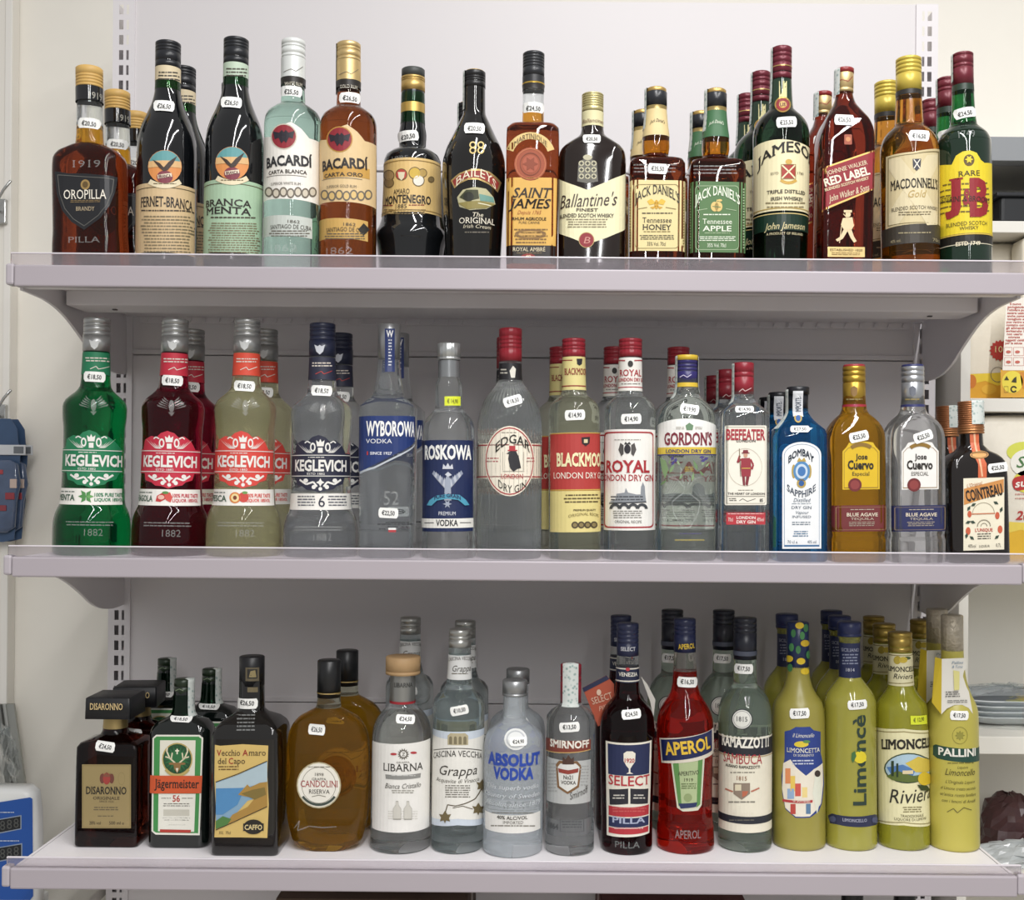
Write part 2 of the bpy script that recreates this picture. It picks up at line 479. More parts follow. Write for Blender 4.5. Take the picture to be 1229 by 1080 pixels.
    def copy(s, x, n, label, turn=0., gap=.093):
        Z = s.Zc + n * gap
        X = P2W(*s.ph(x, s.top), Z)[0]
        def cp(o, par):
            c = o.copy(); col.objects.link(c)
            if par: c.parent = par
            for ch in [q for q in o.children]: cp(ch, c)
            return c
        c = cp(s.root, None); c.location = (X - math.tan(s.lean) * s.ht, Z, s.z0); c['label'] = label
        c.rotation_euler = (0, s.lean, math.radians(turn)); return c
def stripmat():
    if 'strip' in _m: return _m['strip']
    m = mat('#c3cdc9', .5); m = m.copy(); nt = m.node_tree; p = nt.nodes['Principled BSDF']
    tc = nt.nodes.new('ShaderNodeTexCoord'); v = nt.nodes.new('ShaderNodeTexVoronoi'); v.inputs['Scale'].default_value = 190
    cr = nt.nodes.new('ShaderNodeValToRGB'); cr.color_ramp.elements[0].color = lin('#5f8a86'); cr.color_ramp.elements[1].color = lin('#d3d9d4'); cr.color_ramp.elements[1].position = .45
    nt.links.new(tc.outputs['Object'], v.inputs['Vector']); nt.links.new(v.outputs['Distance'], cr.inputs[0]); nt.links.new(cr.outputs[0], p.inputs['Base Color'])
    _m['strip'] = m; return m
# ================================================================ setting
WALL = 2.06; PANEL = 1.88
plaster = mat('#f3efe5', .85, 0, .03, 9, .35)
steel = mat('#e4e0e2', .42, 0, .015, 5)
panelm = mat('#dedadb', .5, 0, .012, 4)
plastic = mat('#aea6ac', .35, 0, .02, 7)
struct(box('floor', -2.6, 2.6, -3.0, WALL + .1, -.05, 0, mat('#9c968c', .5, 0, .06, 14)))
struct(box('wall_back', -2.6, 2.6, WALL, WALL + .12, 0, 2.9, plaster))

# shelving frame: slotted uprights and stacked back panels
frame = thing('shelving_frame', 'white metal shelving frame with slotted uprights and stacked back panels', 'shelving', (0, PANEL, 0))
def upright(xc, mirror):
    zt, p = EYE + .795, .0249
    xs = [-.018, -.0075, -.0005, .0045, .0085, .018]
    if mirror: xs = [-v for v in xs[::-1]]
    solid = [1, 0, 1, 0, 1]
    V, Fc = [], []
    def q(x0, x1, z0, z1): n = len(V); V.extend([(x0, 0, z0), (x1, 0, z0), (x1, 0, z1), (x0, 0, z1)]); Fc.append((n, n + 1, n + 2, n + 3))
    z = zt; q(xs[0], xs[-1], z - .012, z); z -= .012
    while z > .3:
        for i in range(5):
            if solid[i]: q(xs[i], xs[i + 1], z - .0158, z)
        z -= .0158; q(xs[0], xs[-1], z - (p - .0158), z); z -= p - .0158
    q(xs[0], xs[-1], 0, z)
    for x in (xs[0], xs[-1]):
        n = len(V); V.extend([(x, 0, 0), (x, 0, zt), (x, .06, zt), (x, .06, 0)]); Fc.append((n, n + 1, n + 2, n + 3))
    o = mesh('upright', V, Fc, steel, None, False, frame); o.location = (xc, -.006, 0)
    bm = bmesh.new(); bm.from_mesh(o.data); bmesh.ops.remove_doubles(bm, verts=bm.verts, dist=1e-5); bm.to_mesh(o.data); bm.free()
    box('channel_back', xc - .0175, xc + .0175, .05, .054, .02, zt - .06, steel, frame)
XL, XR = -.6935, .6285
upright(XL, False); upright(XR, True)
seams = [.797, .513, .208, -.075, -.363, -.65, -.93, -1.2]
for a, b in zip(seams, seams[1:]):
    box('back_panel', XL + .0125, XR - .0125, -.002, .02, EYE + b + .0006, EYE + a - .0006, panelm, frame, .0015)
    box('panel_hem', XL + .0125, XR - .0125, -.0048, -.001, EYE + b + .0012, EYE + b + .009, panelm, frame, .001)

def shelf(zt, label, left, right, ztrail, zbrail, ztlip):
    t = thing('shelf', label, 'shelf', (0, FRONT, 0), 'white metal shelves of the frame')
    y = lambda v: v - FRONT
    x0, x1 = left, right
    box('shelf_plate', x0, x1, y(FRONT + .012), y(PANEL - .008), zt - .012, zt, steel, t, .0015)
    box('front_fold', x0, x1, y(FRONT + .012), y(FRONT + .03), zbrail + .001, zt - .011, steel, t)
    box('stiffener_beam', x0 + .003, x1 - .003, y(1.62), y(1.69), zbrail - .0025, zt - .011, steel, t, .002)
    for sx in (x0 + .06, x1 - .06): box('rivet', sx - .003, sx + .003, y(1.652), y(1.658), zbrail - .004, zbrail - .002, mat('#4a4648', .6), t)
    box('price_rail', x0 - .006, x1 + .006, y(FRONT), y(FRONT + .013), zbrail, ztrail, plastic, t, .002)
    for sx in (x0 - .018, x1 + .0065):
        box('rail_end_cap', sx, sx + .0115, y(FRONT + .001), y(FRONT + .018), zbrail + .002, ztrail + .002, mat('#b5aeb4', .4), t, .003)
    box('clear_lip', x0 - .012, x1 + .012, y(FRONT + .004), y(FRONT + .0062), ztrail - .003, ztlip, glass('#e6e1e6', .22, 1.1, .12, .15), t)
    box('lip_edge', x0 - .012, x1 + .012, y(FRONT + .0035), y(FRONT + .0067), ztlip - .0002, ztlip + .0016, mat('#dcd6dc', .2), t, .0005)
    D = [(0, .2), (.15, .3), (.25, .7), (.35, 1.6), (.48, 3.5), (.55, 4.7), (.62, 6), (.7, 7), (.78, 7.6), (.88, 7.9), (.96, 7.8), (1, 7.5)]
    f = pchip([a for a, _ in D], [b for _, b in D])
    ya, yb = FRONT + .02, PANEL - .002
    prof = [(y(ya), zt - .002)] + [(y(ya + (yb - ya) * i / 30), zbrail - f(i / 30) * .01) for i in range(31)] + [(y(yb), zt - .002)]
    for sx in (x0 - .007, x1 + .003): prism('bracket', prof, sx, sx + .004, steel, t)
    box('rear_strip', x0 + .02, x1 - .02, y(PANEL - .0085), y(PANEL - .005), zt - .0225, zt - .012, steel, t)
    V, Fc = [], []
    n = 54
    for i in range(n):
        xx = x0 + .03 + (x1 - x0 - .06) * i / (n - 1); k = len(V)
        q4 = [(xx - .003, zt - .0205), (xx + .003, zt - .0205), (xx + .005, zt - .0145), (xx - .001, zt - .0145)]
        V += [(a_, y(PANEL - .0125), b_) for a_, b_ in q4] + [(a_, y(PANEL - .0084), b_) for a_, b_ in q4]
        Fc.append((k, k + 1, k + 2, k + 3)); Fc += [(k + m_, k + 4 + m_, k + 4 + (m_ + 1) % 4, k + (m_ + 1) % 4) for m_ in range(4)]
    o = mesh('light_dot_tabs', V, Fc, steel, None, False, t); o['kind'] = 'stuff'  # raised tabs added to stand in for light showing through perforations
    return t
shelf(SHELF[0], 'white metal shelf with clear front lip carrying brandies, rums, creams and whiskies', -.682, .622, EYE + .2798, EYE + .2517, EYE + .295)
shelf(SHELF[1], 'white metal shelf with clear front lip carrying vodkas, gins and tequilas', -.682, .620, EYE - .1001, EYE - .1261, EYE - .0866)
shelf(SHELF[2], 'white metal shelf with clear front lip carrying amari, grappas and lemon liqueurs', -.681, .617, EYE - .505, EYE - .532, EYE - .4925)
# base deck of the frame, just below the picture
deck = thing('base_deck', 'low white base deck of the shelving frame under the amaro shelf', 'shelf', (0, FRONT, 0))
box('deck_plate', -.68, .617, .01, PANEL - FRONT - .008, .30, .32, steel, deck, .002)
box('kick_plate', -.68, .617, .02, .035, 0, .30, steel, deck, .002)
def carton(name, label, x0, x1, y0, y1, z1, hexc, tape):
    t = thing(name, label, 'box', ((x0 + x1) / 2, (y0 + y1) / 2, .32)); a, b = (x1 - x0) / 2, (y1 - y0) / 2; h = z1 - .32
    box('carton_body', -a, a, -b, b, 0, h, mat(hexc, .8, 0, .08, 20), t, .003)
    box('packing_tape', -a - .0006, a + .0006, -.025, .025, h - .05, h + .0006, mat(tape, .3), t)
    for s in (-1, 1): box('flap', -a + .002, a - .002, min(s * .002, s * b), max(s * .002, s * b), h, h + .003, mat(hexc, .8, 0, .08, 20), t)
carton('cardboard_box', 'brown cardboard box standing under the amaro shelf', -.37, -.10, 1.60, 1.83, .662, '#4a382c', '#6b5540')
carton('cardboard_box', 'dark red carton standing under the bitter aperitif bottles', .09, .30, 1.60, 1.80, .650, '#5a3230', '#7c5a52')

for px_, lab_ in ((1023, 'tall wine bottle with black capsule under the lemon liqueurs, nearer the red carton'), (1086, 'tall wine bottle with black capsule under the lemon liqueurs, beside the slotted upright')):
    X_, z_ = P2W(px_, 1066, 1.62); hh = z_ + .012 - .32
    t = thing('wine_bottle', lab_, 'bottle', (X_, 1.62, .32), 'wine bottles on the base deck')
    loft('glass_body', [(ring(r, r, r), z) for r, z in ((.034, 0), (.037, .004), (.037, .2), (.034, .225), (.018, .265), (.0145, .285), (.0145, hh - .01))], dark('#1a1f16'), t)
    loft('capsule', [(ring(r, r, r), z) for r, z in ((.0155, hh - .07), (.0152, hh - .003), (.0135, hh))], mat('#17171a', .35), t)
    loft('label', [(ring(.0373, .0373, .0373), z) for z in (.07, .16)], paper('#d8d0bc'), t, cap=False)

# ---- neighbouring cabinet to the right
CF = 1.80
cab = thing('storage_cabinet', 'open white storage cabinet holding kitchen rolls and wrapped plates beside the shelving', 'cabinet', (.66, CF, 0))
white = mat('#e6e3da', .45, 0, .01, 5)
def cz(y): return P2W(1195, y, CF)[1]
CX0, CX1 = .661 - .66, 1.35 - .66
cd = WALL - CF - .004
box('side_panel', CX0, CX0 + .0155, 0, cd, 0, cz(168), white, cab, .001)
box('side_panel', CX1, CX1 + .0155, 0, cd, 0, cz(168), white, cab, .001)
box('cabinet_back', CX0 + .0155, CX1, cd - .012, cd, 0, cz(168), white, cab)
box('top_beam', CX0 + .0155, CX1, -.001, .03, cz(193), cz(164), mat('#8f9295', .4, 0, .02, 9), cab, .001)
box('top_board', CX0 + .0155, CX1, .03, cd - .012, cz(180), cz(170), white, cab)
for a, b in ((265, 279), (478, 494), (676, 692), (884, 905), (1046, 1064)):
    box('shelf_board', CX0 + .0155, CX1, 0, cd - .012, cz(b), cz(a), white, cab, .001)
dk = thing('dark_gap_block', 'black plastic tray lying on the upper board of the white cabinet', 'tray', (.95, CF + .12, cz(265)))  # black block put in for the shaded gap between the boards
box('gap_block_body', -.22, .22, -.1, .1, 0, .046, mat('#1c1e21', .45), dk, .006); box('gap_block_rim', -.228, .228, -.105, .105, .043, .05, mat('#222428', .4), dk, .002)

class Face:                                              # flat front of a pack or a device; measured in photo pixels
    def __init__(s, root, Z, crop): s.root, s.Z, s.crop, s.arts = root, Z, crop, []; s.step = None; s.vstep = None
    def ph(s, x, y): return s.crop[0] + x / s.crop[2], s.crop[1] + y / s.crop[2]
    def pix(s): return s.Z / F / s.crop[2]
    def uv(s, x, y): return P2W(*s.ph(x, y), s.Z)
    def surf(s, u, v, l): q = s.root.location; return u - q.x, s.Z - q.y - .0003 * (l + 1), v - q.z
    def done(s):
        for a in s.arts: a.finish()
wrapm = mat('#e9e2d2', .38, 0, .03, 50, .3)
def rollpack(label, x0, x1, y0, y1, z0, z1, n):
    t = thing('kitchen_roll_pack', label, 'paper towels', ((x0 + x1) / 2, (y0 + y1) / 2, z0), 'kitchen roll packs in the white cabinet')
    w, d, h = (x1 - x0) / 2, (y1 - y0) / 2, z1 - z0; R = []
    for f, z in ((.9, 0), (.98, .004), (1, .012), (1, h - .014), (.97, h - .005), (.86, h)): R.append((ring(w * f, d * f, min(w, d) * .3 * f, 8), z))
    loft('wrapping', R, wrapm, t)
    for i in range(n):
        xx = -w + (2 * w) * (i + .5) / n
        RR = [(ring(min(w / n, d) * .8 * q, min(w / n, d) * .8 * q, min(w / n, d) * .8 * q, 8), z) for q, z in ((1, h - .003), (1, h + .003), (.35, h + .003), (.35, h - .003))]
        o = loft('roll_end', RR, mat('#efebe2', .8, 0, .03, 40), t, cap=False); o.location.x = xx
    return t
zA, zB = cz(478), cz(676)
rp1 = rollpack('kitchen roll pack printed with orange fruit and a red starburst', .684, .84, CF + .06, CF + .22, zA, zA + .26, 1)
f = Face(rp1, CF + .06, (1120, 340, 6.752)); a = Art(f, 'print')
a.poly(rect(297, 735, 620, 935), '#d9a02c', 1); a.poly([(297, 735), (640, 720), (640, 790), (520, 830), (420, 790), (297, 820)], '#e6c93e', 2)
a.poly(ell(310, 795, 38, 55), '#c9762a', 3); a.poly(ell(450, 860, 60, 40), '#dfae3a', 3)
a.poly(star(540, 545, 72, 88, 16), '#b83a34', 3); a.text('10', 495, 560, 510, 560, '#e8d9a0', 's', l=5)
a.outline(ell(520, 740, 58, 62), '#7a7468', .08, 4); f.done()
rp2 = rollpack('kitchen roll pack with a panel of red small print', .760, .94, CF + .005, CF + .055, zA, zA + .26, 1)
f = Face(rp2, CF + .005, (1120, 340, 6.752)); a = Art(f, 'print')
a.poly(rect(545, 700, 1100, 925), '#d9a53a', 1); a.poly(ell(640, 800, 85, 90), '#e8d44c', 2); a.poly([(700, 720), (900, 710), (900, 900), (720, 850)], '#cf8a36', 2)
a.poly([(590, 140), (820, 100), (810, 705), (560, 705)], '#efe9de', 2)
for i, (wd, xa, xb) in enumerate((('Il nuovo', 620, 710), ('asciugatutto', 600, 745), ('Tuttofare puo', 595, 750), ('essere usato', 598, 745), ('anche come', 598, 735), ('tovagliolo e', 598, 735), ('puo venire a', 592, 735), ('contatto con', 590, 735), ('gli alimenti', 588, 735), ('evitando i', 588, 735), ('non usarlo', 595, 720), ('colorante', 605, 700), ('oggetti caldi', 582, 735), ('per la salute', 582, 718))):
    a.text(wd, xa, xb, 158 + i * 24.4, 176 + i * 24.4, '#b5473f', 'b')
for xx in (575, 648):
    for yy in (518, 600): a.outline(rect(xx, yy, xx + 62 if xx < 600 else xx + 85, yy + 68), '#b5473f', .06, 4); a.poly(ell(xx + 32, yy + 38, 20, 12), '#c46a5c', 4)
a.poly([(592, 750), (612, 785), (572, 785)], '#3c3a22', 4); a.poly([(630, 800), (650, 770), (672, 755), (672, 806)], '#3c3a22', 4); a.poly(arcband(650, 858, 16, 27, 20, 330), '#22201a', 4); a.outline(rect(572, 835, 606, 885), '#5a5030', .1, 4); f.done()
rp3 = rollpack('large kitchen roll pack with a green S and red super lettering', .684, 1.02, CF + .012, CF + .2, zB, zB + .235, 2)
f = Face(rp3, CF + .012, (1100, 460, 4.496)); a = Art(f, 'print')
a.poly(rect(400, 755, 1200, 960), '#e0b230', 1); a.poly([(400, 740), (700, 760), (700, 820), (560, 790), (400, 830)], '#e8cf57', 2)
a.poly(ell(580, 370, 95, 55), '#d8da5a', 2); a.poly(ell(600, 430, 95, 75), '#f0ede2', 3); a.text('Sole', 535, 700, 395, 455, '#4f7a48', 'bsi')
a.poly(ell(600, 530, 80, 62), '#dcd24e', 3); a.poly(mv(rect(-85, -38, 120, 38, 30), 600, 530, 1, 12), '#b8322f', 4); a.text('super', 525, 690, 510, 552, '#f3ece0', 'bi', 8, l=6)
a.lines(528, 640, 595, 640, 2, '#c88f84'); a.text('2', 533, 568, 688, 735, '#b5342f', 'bi'); a.text('rotoli', 575, 660, 700, 735, '#b5342f', 'b'); f.done()

# wrapped stack of paper plates
zP = cz(884)
for i in range(4):
    R = [(ring(r, r * .55, r * .55, 12), z) for r, z in ((.07, 0), (.085, .003), (.108, .014), (.112, .015), (.109, .0165), (.084, .006), (.0001, .0055))]
    o = loft('paper_plate', R, mat('#cfd3d4' if i < 3 else '#c9cdd0', .5), None); o.location = (.80, CF + .125, zP + .001 + i * .0088)
    tag(o, ('lowest white paper plate of the wrapped stack, resting on the cabinet board', 'white paper plate second from the bottom of the wrapped stack', 'white paper plate just under the fruit printed one', 'topmost paper plate of the wrapped stack, printed with yellow fruit')[i], 'plate', 'paper plates in the wrapped stack')
top = o
V = [(.084 * math.cos(a_ / 16 * math.pi), .046 * math.sin(a_ / 16 * math.pi), .0065) for a_ in range(32)]
mesh('fruit_print', V, [tuple(range(32))], mat('#4d5560', .4, 0, .3, 30), None, False, top)
for (cx, cy, r, hx) in ((.01, -.018, .03, '#c9c43a'), (.05, -.012, .026, '#8fa034'), (-.04, -.02, .02, '#6d7277'), (.03, .01, .022, '#d2b53c')):
    mesh('fruit_print', [(cx + r * math.cos(i / 10 * math.pi), cy + r * .5 * math.sin(i / 10 * math.pi), .0072) for i in range(20)], [tuple(range(20))], mat(hx, .4), None, False, top)
def crumple(name, cx, cy, z, w, d, h, m, label, cat, amp=.25, n=26, rows=9, seed=1):
    rnd = random.Random(seed); V, Fc = [], []
    for j in range(rows + 1):
        p = j / rows * math.pi / 2
        for i in range(n):
            a_ = 2 * math.pi * i / n; k = 1 + rnd.uniform(-amp, amp) * (1 if 0 < j < rows else .3)
            V.append((w * math.cos(a_) * math.cos(p) ** .6 * k, d * math.sin(a_) * math.cos(p) ** .6 * k, max(.0004, h * math.sin(p) * (1 + rnd.uniform(-amp, amp) * .6))))
    for j in range(rows):
        for i in range(n): k = (i + 1) % n; Fc.append((j * n + i, j * n + k, j * n + n + k, j * n + n + i))
    o = mesh(name, V, Fc, m, None, False); o.location = (cx, cy, z); return tag(o, label, cat)
film = glass('#f3f5f6', .03, 1.05, .62)
crumple('plastic_wrap', .80, CF + .125, zP + .0005, .128, .079, .058, film, 'crinkled clear plastic film around the paper plates', 'plastic wrap', .14, 34, 8, 3)
zD = cz(1046)
crumple('snack_bag', .80, CF + .14, zD + .0005, .05, .05, .085, mat('#4a2f30', .3, 0, .3, 60), 'dark red crinkled bag at the bottom of the white cabinet', 'bag', .1, 22, 8, 5)
crumple('plastic_wrap', .79, CF + .05, zD + .0005, .085, .04, .03, mat('#b9bdbd', .15, 0, .15, 40), 'grey crumpled plastic film in front of the dark red bag', 'plastic wrap', .2, 34, 8, 8)

# ---- left of the shelving: display panel, hook, toy cards, counter scale
side = thing('display_board', 'white display board edge on the wall left of the shelving', 'display board', (-1.3, WALL - .02, 0))
xs = P2W(13, 300, WALL - .03)[0] + 1.3
box('panel_board', -.4, xs, -.01, .018, .02, 2.6, mat('#e9e5dc', .55), side, .002); box('edge_trim', xs - .012, xs, -.0125, -.009, .02, 2.6, mat('#ece9e2', .4), side, .001)
chrome = metal('#b9bab8', .22)
def hook(px, py, Z, label):
    x, z = P2W(px, py, Z); y1 = WALL - .032
    t = thing('display_hook', label, 'hook', (x, Z, z), 'wire display hooks on the panel')
    d = y1 - Z; s = .028
    tube('hook_wire', [(-.0, -.0, .0), (-s * .5, .004, -s * .5), (-s * 1.1, .010, -s * 1.3), (-s * 1.3, .016, -s * 1.6), (-s * 1.3, d - .008, -s * 1.6)], .0026, chrome, t)
    box('back_plate', -s * 1.3 - .012, -s * 1.3 + .012, d - .01, d, -s * 1.6 - .022, -s * 1.6 + .022, chrome, t, .002); return t
hook(13, 217, 1.985, 'bare chrome wire hook on the display panel above the toy cards')
hook(13, 468, 1.985, 'chrome wire hook carrying the blue toy cards')
xk, zk = P2W(13, 468, 1.985)
hx = xk - .0364
def toycard(y, dx, label):
    t = thing('toy_card', label, 'toy pack', (hx, y, zk - .0448 - .0042), 'blue toy cards hanging on the hook')
    P = [(-.05, .0), (-.01, .012), (.006, .012), (.018, -.006), (.02, -.03), (.024, -.045), (.021, -.1), (.021, -.13), (.014, -.2), (-.005, -.205), (-.05, -.205)]
    n = len(P); V = [(x + dx, -.0006, z - .012) for x, z in P] + [(x + dx, .0006, z - .012) for x, z in P]
    Fc = [tuple(range(n))[::-1], tuple(range(n, 2 * n))] + [(i, (i + 1) % n, n + (i + 1) % n, n + i) for i in range(n)]
    mesh('card', V, Fc, mat('#3a5272', .45, 0, .2, 30), None, False, t)
    box('label_strip', -.05 + dx, .034 + dx, -.004, -.001, -.064, -.046, mat('#c9cccf', .25), t, .001)
    box('clear_window', .014 + dx, .031 + dx, -.0048, -.0042, -.061, -.049, mat('#6b6f73', .2), t)
    R = [(ring(.032 * q, .007 * q, .007 * q, 8), z) for q, z in ((.3, -.195), (.72, -.185), (.8, -.14), (1, -.11), (.85, -.075), (.5, -.068))]
    o = loft('blister', R, mat('#4a5a76', .12, 0, .35, 45, 0, .6), t); o.location = (dx - .004, -.0068, -.005)
    for (a0, b0, c0, e0, hh) in ((-.02, .006, -.162, -.152, '#8a3b43'), (.012, .024, -.122, -.106, '#c9b4a8'), (-.03, .0, -.098, -.09, '#a33f45'), (.004, .02, -.142, -.13, '#923840')):
        box('figure_print', a0 + dx, b0 + dx, -.0148, -.011, c0, e0, mat(hh, .3), t, .001)
    return t
toycard(2.003, .022, 'blue toy card with clear blister, foremost on the chrome hook'); toycard(2.0225, .026, 'blue toy card behind the foremost one on the hook')

ZS = 1.72
xr, zt_ = P2W(44, 948, ZS)
cnt = thing('counter', 'low white counter beneath the shop scale', 'counter', (xr - .16, ZS + .12, 0))
box('counter_body', -.19, .19, -.13, .05, 0, .56, white, cnt, .003); box('counter_top', -.2, .2, -.14, .07, .56, .58, mat('#c9c6be', .4), cnt, .003)
sc = thing('shop_scale', 'white counter scale with blue face and dark digit windows', 'scale', (xr - .16, ZS, .58))
h = zt_ - .58
V = []; R = []
for f_, z in ((.95, 0), (1, .006), (1, h * .3), (.985, h * .8), (.96, h - .008), (.9, h)): R.append((ring(.16 * f_, .02 * f_, .015, 8), z))
o = loft('scale_housing', R, mat('#dfe0de', .4), sc); o.location = (0, .0205, 0)
box('scale_base', -.17, .155, -.005, .06, 0, .03, mat('#d5d6d4', .4), sc, .004)
f = Face(sc, ZS - .0005, (0, 820, 4.154)); a = Art(f, 'blue_face')
a.sheet([(-300, 640), (150, 568), (162, 575), (166, 1060), (150, 1080), (-300, 1080)], mat('#1f4f9c', .35), 0)
for (x0, y0, x1, y1) in ((-60, 660, 108, 770), (-60, 800, 112, 880)):
    q = [(x0, y0 + 26), (x1, y0 - 4), (x1, y0 + 66), (x0, y0 + 100)]
    a.poly(mv(q, 0, 0), mat('#8d99ab', .4), 1); a.poly([(x0, y0 + 30), (x1 - 5, y0 + 2), (x1 - 5, y0 + 62), (x0, y0 + 94)], mat('#23262a', .15), 2)
    for i in range(3):
        xx = 2 + i * 34; a.text('8', xx, xx + 26, y0 + 24 - i * 6, y0 + 70 - i * 6, '#4a4c4a', l=4)
a.lines(-40, 80, 640, 650, 1, '#c3cbd8'); a.lines(-40, 100, 782, 792, 1, '#c3cbd8'); f.done()
# profile strips leaning on the wall and a clear bag beside the scale
for i, (px0, px1, hx_) in enumerate(((0, 13, '#8b8c88'), (7, 27, '#a3a49f'))):
    xa, za = P2W((px0 + px1) / 2 - 2, 851, 1.98); w = (px1 - px0) / F * 1.98 / 2
    t = thing('metal_strip', ('narrow dark grey' if i == 0 else 'wide pale grey') + ' metal profile strip leaning on the wall behind the scale', 'metal strip', (xa - .034, 1.962 + i * .009, 0))
    hgt = za
    V = [(-w + .17, -.03, 0), (w + .17, -.03, 0), (w, .055, hgt), (-w, .055, hgt)]
    Fv = V + [(x, y + .006, z) for x, y, z in V]
    mesh('strip_body', Fv, [(0, 1, 2, 3), (7, 6, 5, 4), (0, 4, 5, 1), (1, 5, 6, 2), (2, 6, 7, 3), (3, 7, 4, 0)], metal(hx_, .4), None, False, t)
    V = [(-w * .25 + .17, -.033, 0), (w * .1 + .17, -.033, 0), (w * .1, .052, hgt), (-w * .25, .052, hgt)]
    Fv = V + [(x, y + .004, z) for x, y, z in V]
    mesh('strip_rib', Fv, [(0, 1, 2, 3), (7, 6, 5, 4), (0, 4, 5, 1), (1, 5, 6, 2), (2, 6, 7, 3), (3, 7, 4, 0)], metal('#b9bab6', .4), None, False, t)
xb_, zb_ = P2W(-8, 945, ZS + .06)
crumple('plastic_bag', xb_, ZS + .055, .58 + h - .001, .035, .03, .085, film, 'crinkled clear plastic bag on top of the shop scale', 'plastic bag', .3, 22, 8, 11)
# ================================================================ bottles, shelf of brandies and whiskies
A1, B1, C1, D1 = (40, 30, 3.6), (300, 30, 3.6), (590, 40, 3.6), (880, 30, 3.484)
KR = (.2, .34, .46)                                     # closure grooves
clear = glass('#f3f7f6', 0, 1.30, .18)

b = Bottle('brandy_bottle', 'squat brandy bottle with wooden cap and black shield label, foremost of its file', A1, 0, (242, 250),
    [(200, 50), (440, 54), (520, 60), (532, 84), (556, 128), (588, 147), (640, 150), (900, 149), (950, 152), (1010, 154)], glass('#8e3c1c'), 'brandy bottles with shield label', .62, .75, [(440, clear, 'glass_neck'), (522, glass('#d0982c'), 'amber_neck')])
b.cap(188, 276, 56, mat('#cfa860', .5, 0, .15, 40), (.4, .55, .7, .86), 5)
b.band(276, 338, dark('#15161a'), hw=56.5).text('1919', 240, 285, 290, 318, '#8d8a80', 'b')
a = b.label([(95, 632), (150, 640), (225, 642), (300, 650), (360, 658), (352, 720), (330, 780), (290, 835), (220, 885), (165, 850), (125, 800), (103, 730)], mat('#1d1e22', .35))
a.outline([(105, 645), (225, 655), (348, 668), (340, 725), (318, 780), (282, 825), (220, 870), (172, 838), (135, 792), (113, 728)], '#5d5c58', .03)
a.poly(ell(225, 690, 20, 22), '#9b7f4a').poly(ell(225, 690, 12, 14), '#5f4a25', 3)
a.text('OROPILLA', 132, 315, 712, 752, '#efe9da', 's').text('BRANDY', 185, 265, 785, 803, '#b9a98a', 's').lines(155, 297, 757, 770, 2, '#8a734c')
b.printed().text('1919', 170, 290, 585, 615, raised(), 's').text('PILLA', 150, 288, 915, 940, raised(), 's')
b.price(240, 427, '€20,50', -5); b.done()
b.copy(364, 1, 'squat brandy bottle with wooden cap standing second in its file'); b.copy(446, 2, 'squat brandy bottle with wooden cap standing last in its file')

def bitter(crop, cx, dy, lab, neckhex, bandhex, words, label, group, price):
    y = lambda v: v + dy
    b = Bottle('bitter_bottle', label, crop, 0, cx, [(y(95), 48), (y(190), 52), (y(285), 54), (y(330), 62), (y(400), 88), (y(440), 105), (y(500), 120), (y(560), 125), (1010, 126)], dark('#0b0d10'), group)
    b.cap(y(80), y(192), 53, mat('#1b1d22', .35), (.15, .27, .39, .75), 4)
    b.band(y(192), y(250), bandhex).lines(cx[0] - 45, cx[0] + 45, y(202), y(245), 3, '#4b463c')
    b.band(y(250), y(288), glass(neckhex), 'green_neck', 1)
    x = cx[1] - 6; cy = y(612)
    a = b.label(ell(x, cy, 72), '#d98e4f', 'round_label')
    a.poly(arcband(x, cy, 0, 70, 20, 160), '#5f9a9c').poly([(x - 68, cy - 22), (x + 68, cy - 22), (x + 70, cy + 6), (x - 70, cy + 6)], '#d9b07a', 3)
    a.poly(ell(x, cy + 45, 34, 28), '#7c3040', 3).poly(mv(rect(-30, -8, 30, 8), x, cy + 40, 1, 8), '#e6d9c0', 4).text('BRANCA', x - 26, x + 26, cy + 34, cy + 47, '#5a2330', 'b', 8, l=6)
    a.poly([(x - 52, cy - 30), (x - 20, cy - 14), (x - 4, cy + 4), (x + 16, cy - 20), (x + 52, cy - 46), (x + 36, cy - 14), (x + 14, cy + 14), (x - 4, cy + 20), (x - 24, cy + 4)], '#3a2b22', 5)
    a.poly(arcband(x, cy - 40, 112, 134, 238, 302), '#e3d5b4', 5).lines(x - 48, x + 48, cy + 72, cy + 82, 1, '#6b5d3f', .95, 6)
    a = b.label(rect(cx[1] - 130, y(712), cx[1] + 130, 1004), lab)
    a.line([(cx[1] - 122, y(722)), (cx[1] + 122, y(722))], '#5d5238', 3)
    for (w, x0, x1, y0, y1) in words: a.text(w, x0, x1, y(y0), y(y1), '#2a2320', 'bs')
    y0 = max(w[4] for w in words)
    a.lines(cx[1] - 112, cx[1] + 112, y(y0 + 14), y(y0 + 34), 1, '#4a3f33').lines(cx[1] - 108, cx[1] + 110, y(y0 + 40), 990, 12 - dy // 20, '#7d7056')
    b.price(cx[1] - 8, y(352), price, -3); return b.done()
b = bitter(A1, (583, 574), 0, '#cfb48a', '#3f9a3a', '#d8c8a6', [('FERNET-BRANCA', 468, 676, 742, 785)], 'dark bitter bottle with beige label and eagle roundel, foremost of its file', 'beige label bitters', '€26,50')
b.copy(652, 1, 'dark bitter bottle with beige label standing behind the foremost beige one')
b = bitter(A1, (877, 865), -15, '#a6c2a4', '#4aa05a', '#bccdb8', [('BRANCA', 750, 940, 766, 796), ('MENTA', 752, 938, 800, 830)], 'dark mint bitter bottle with pale green label, foremost of its file', 'green label bitters', '€26,50')
b.copy(864, 1.85, 'dark mint bitter bottle with pale green label standing behind the foremost green one')

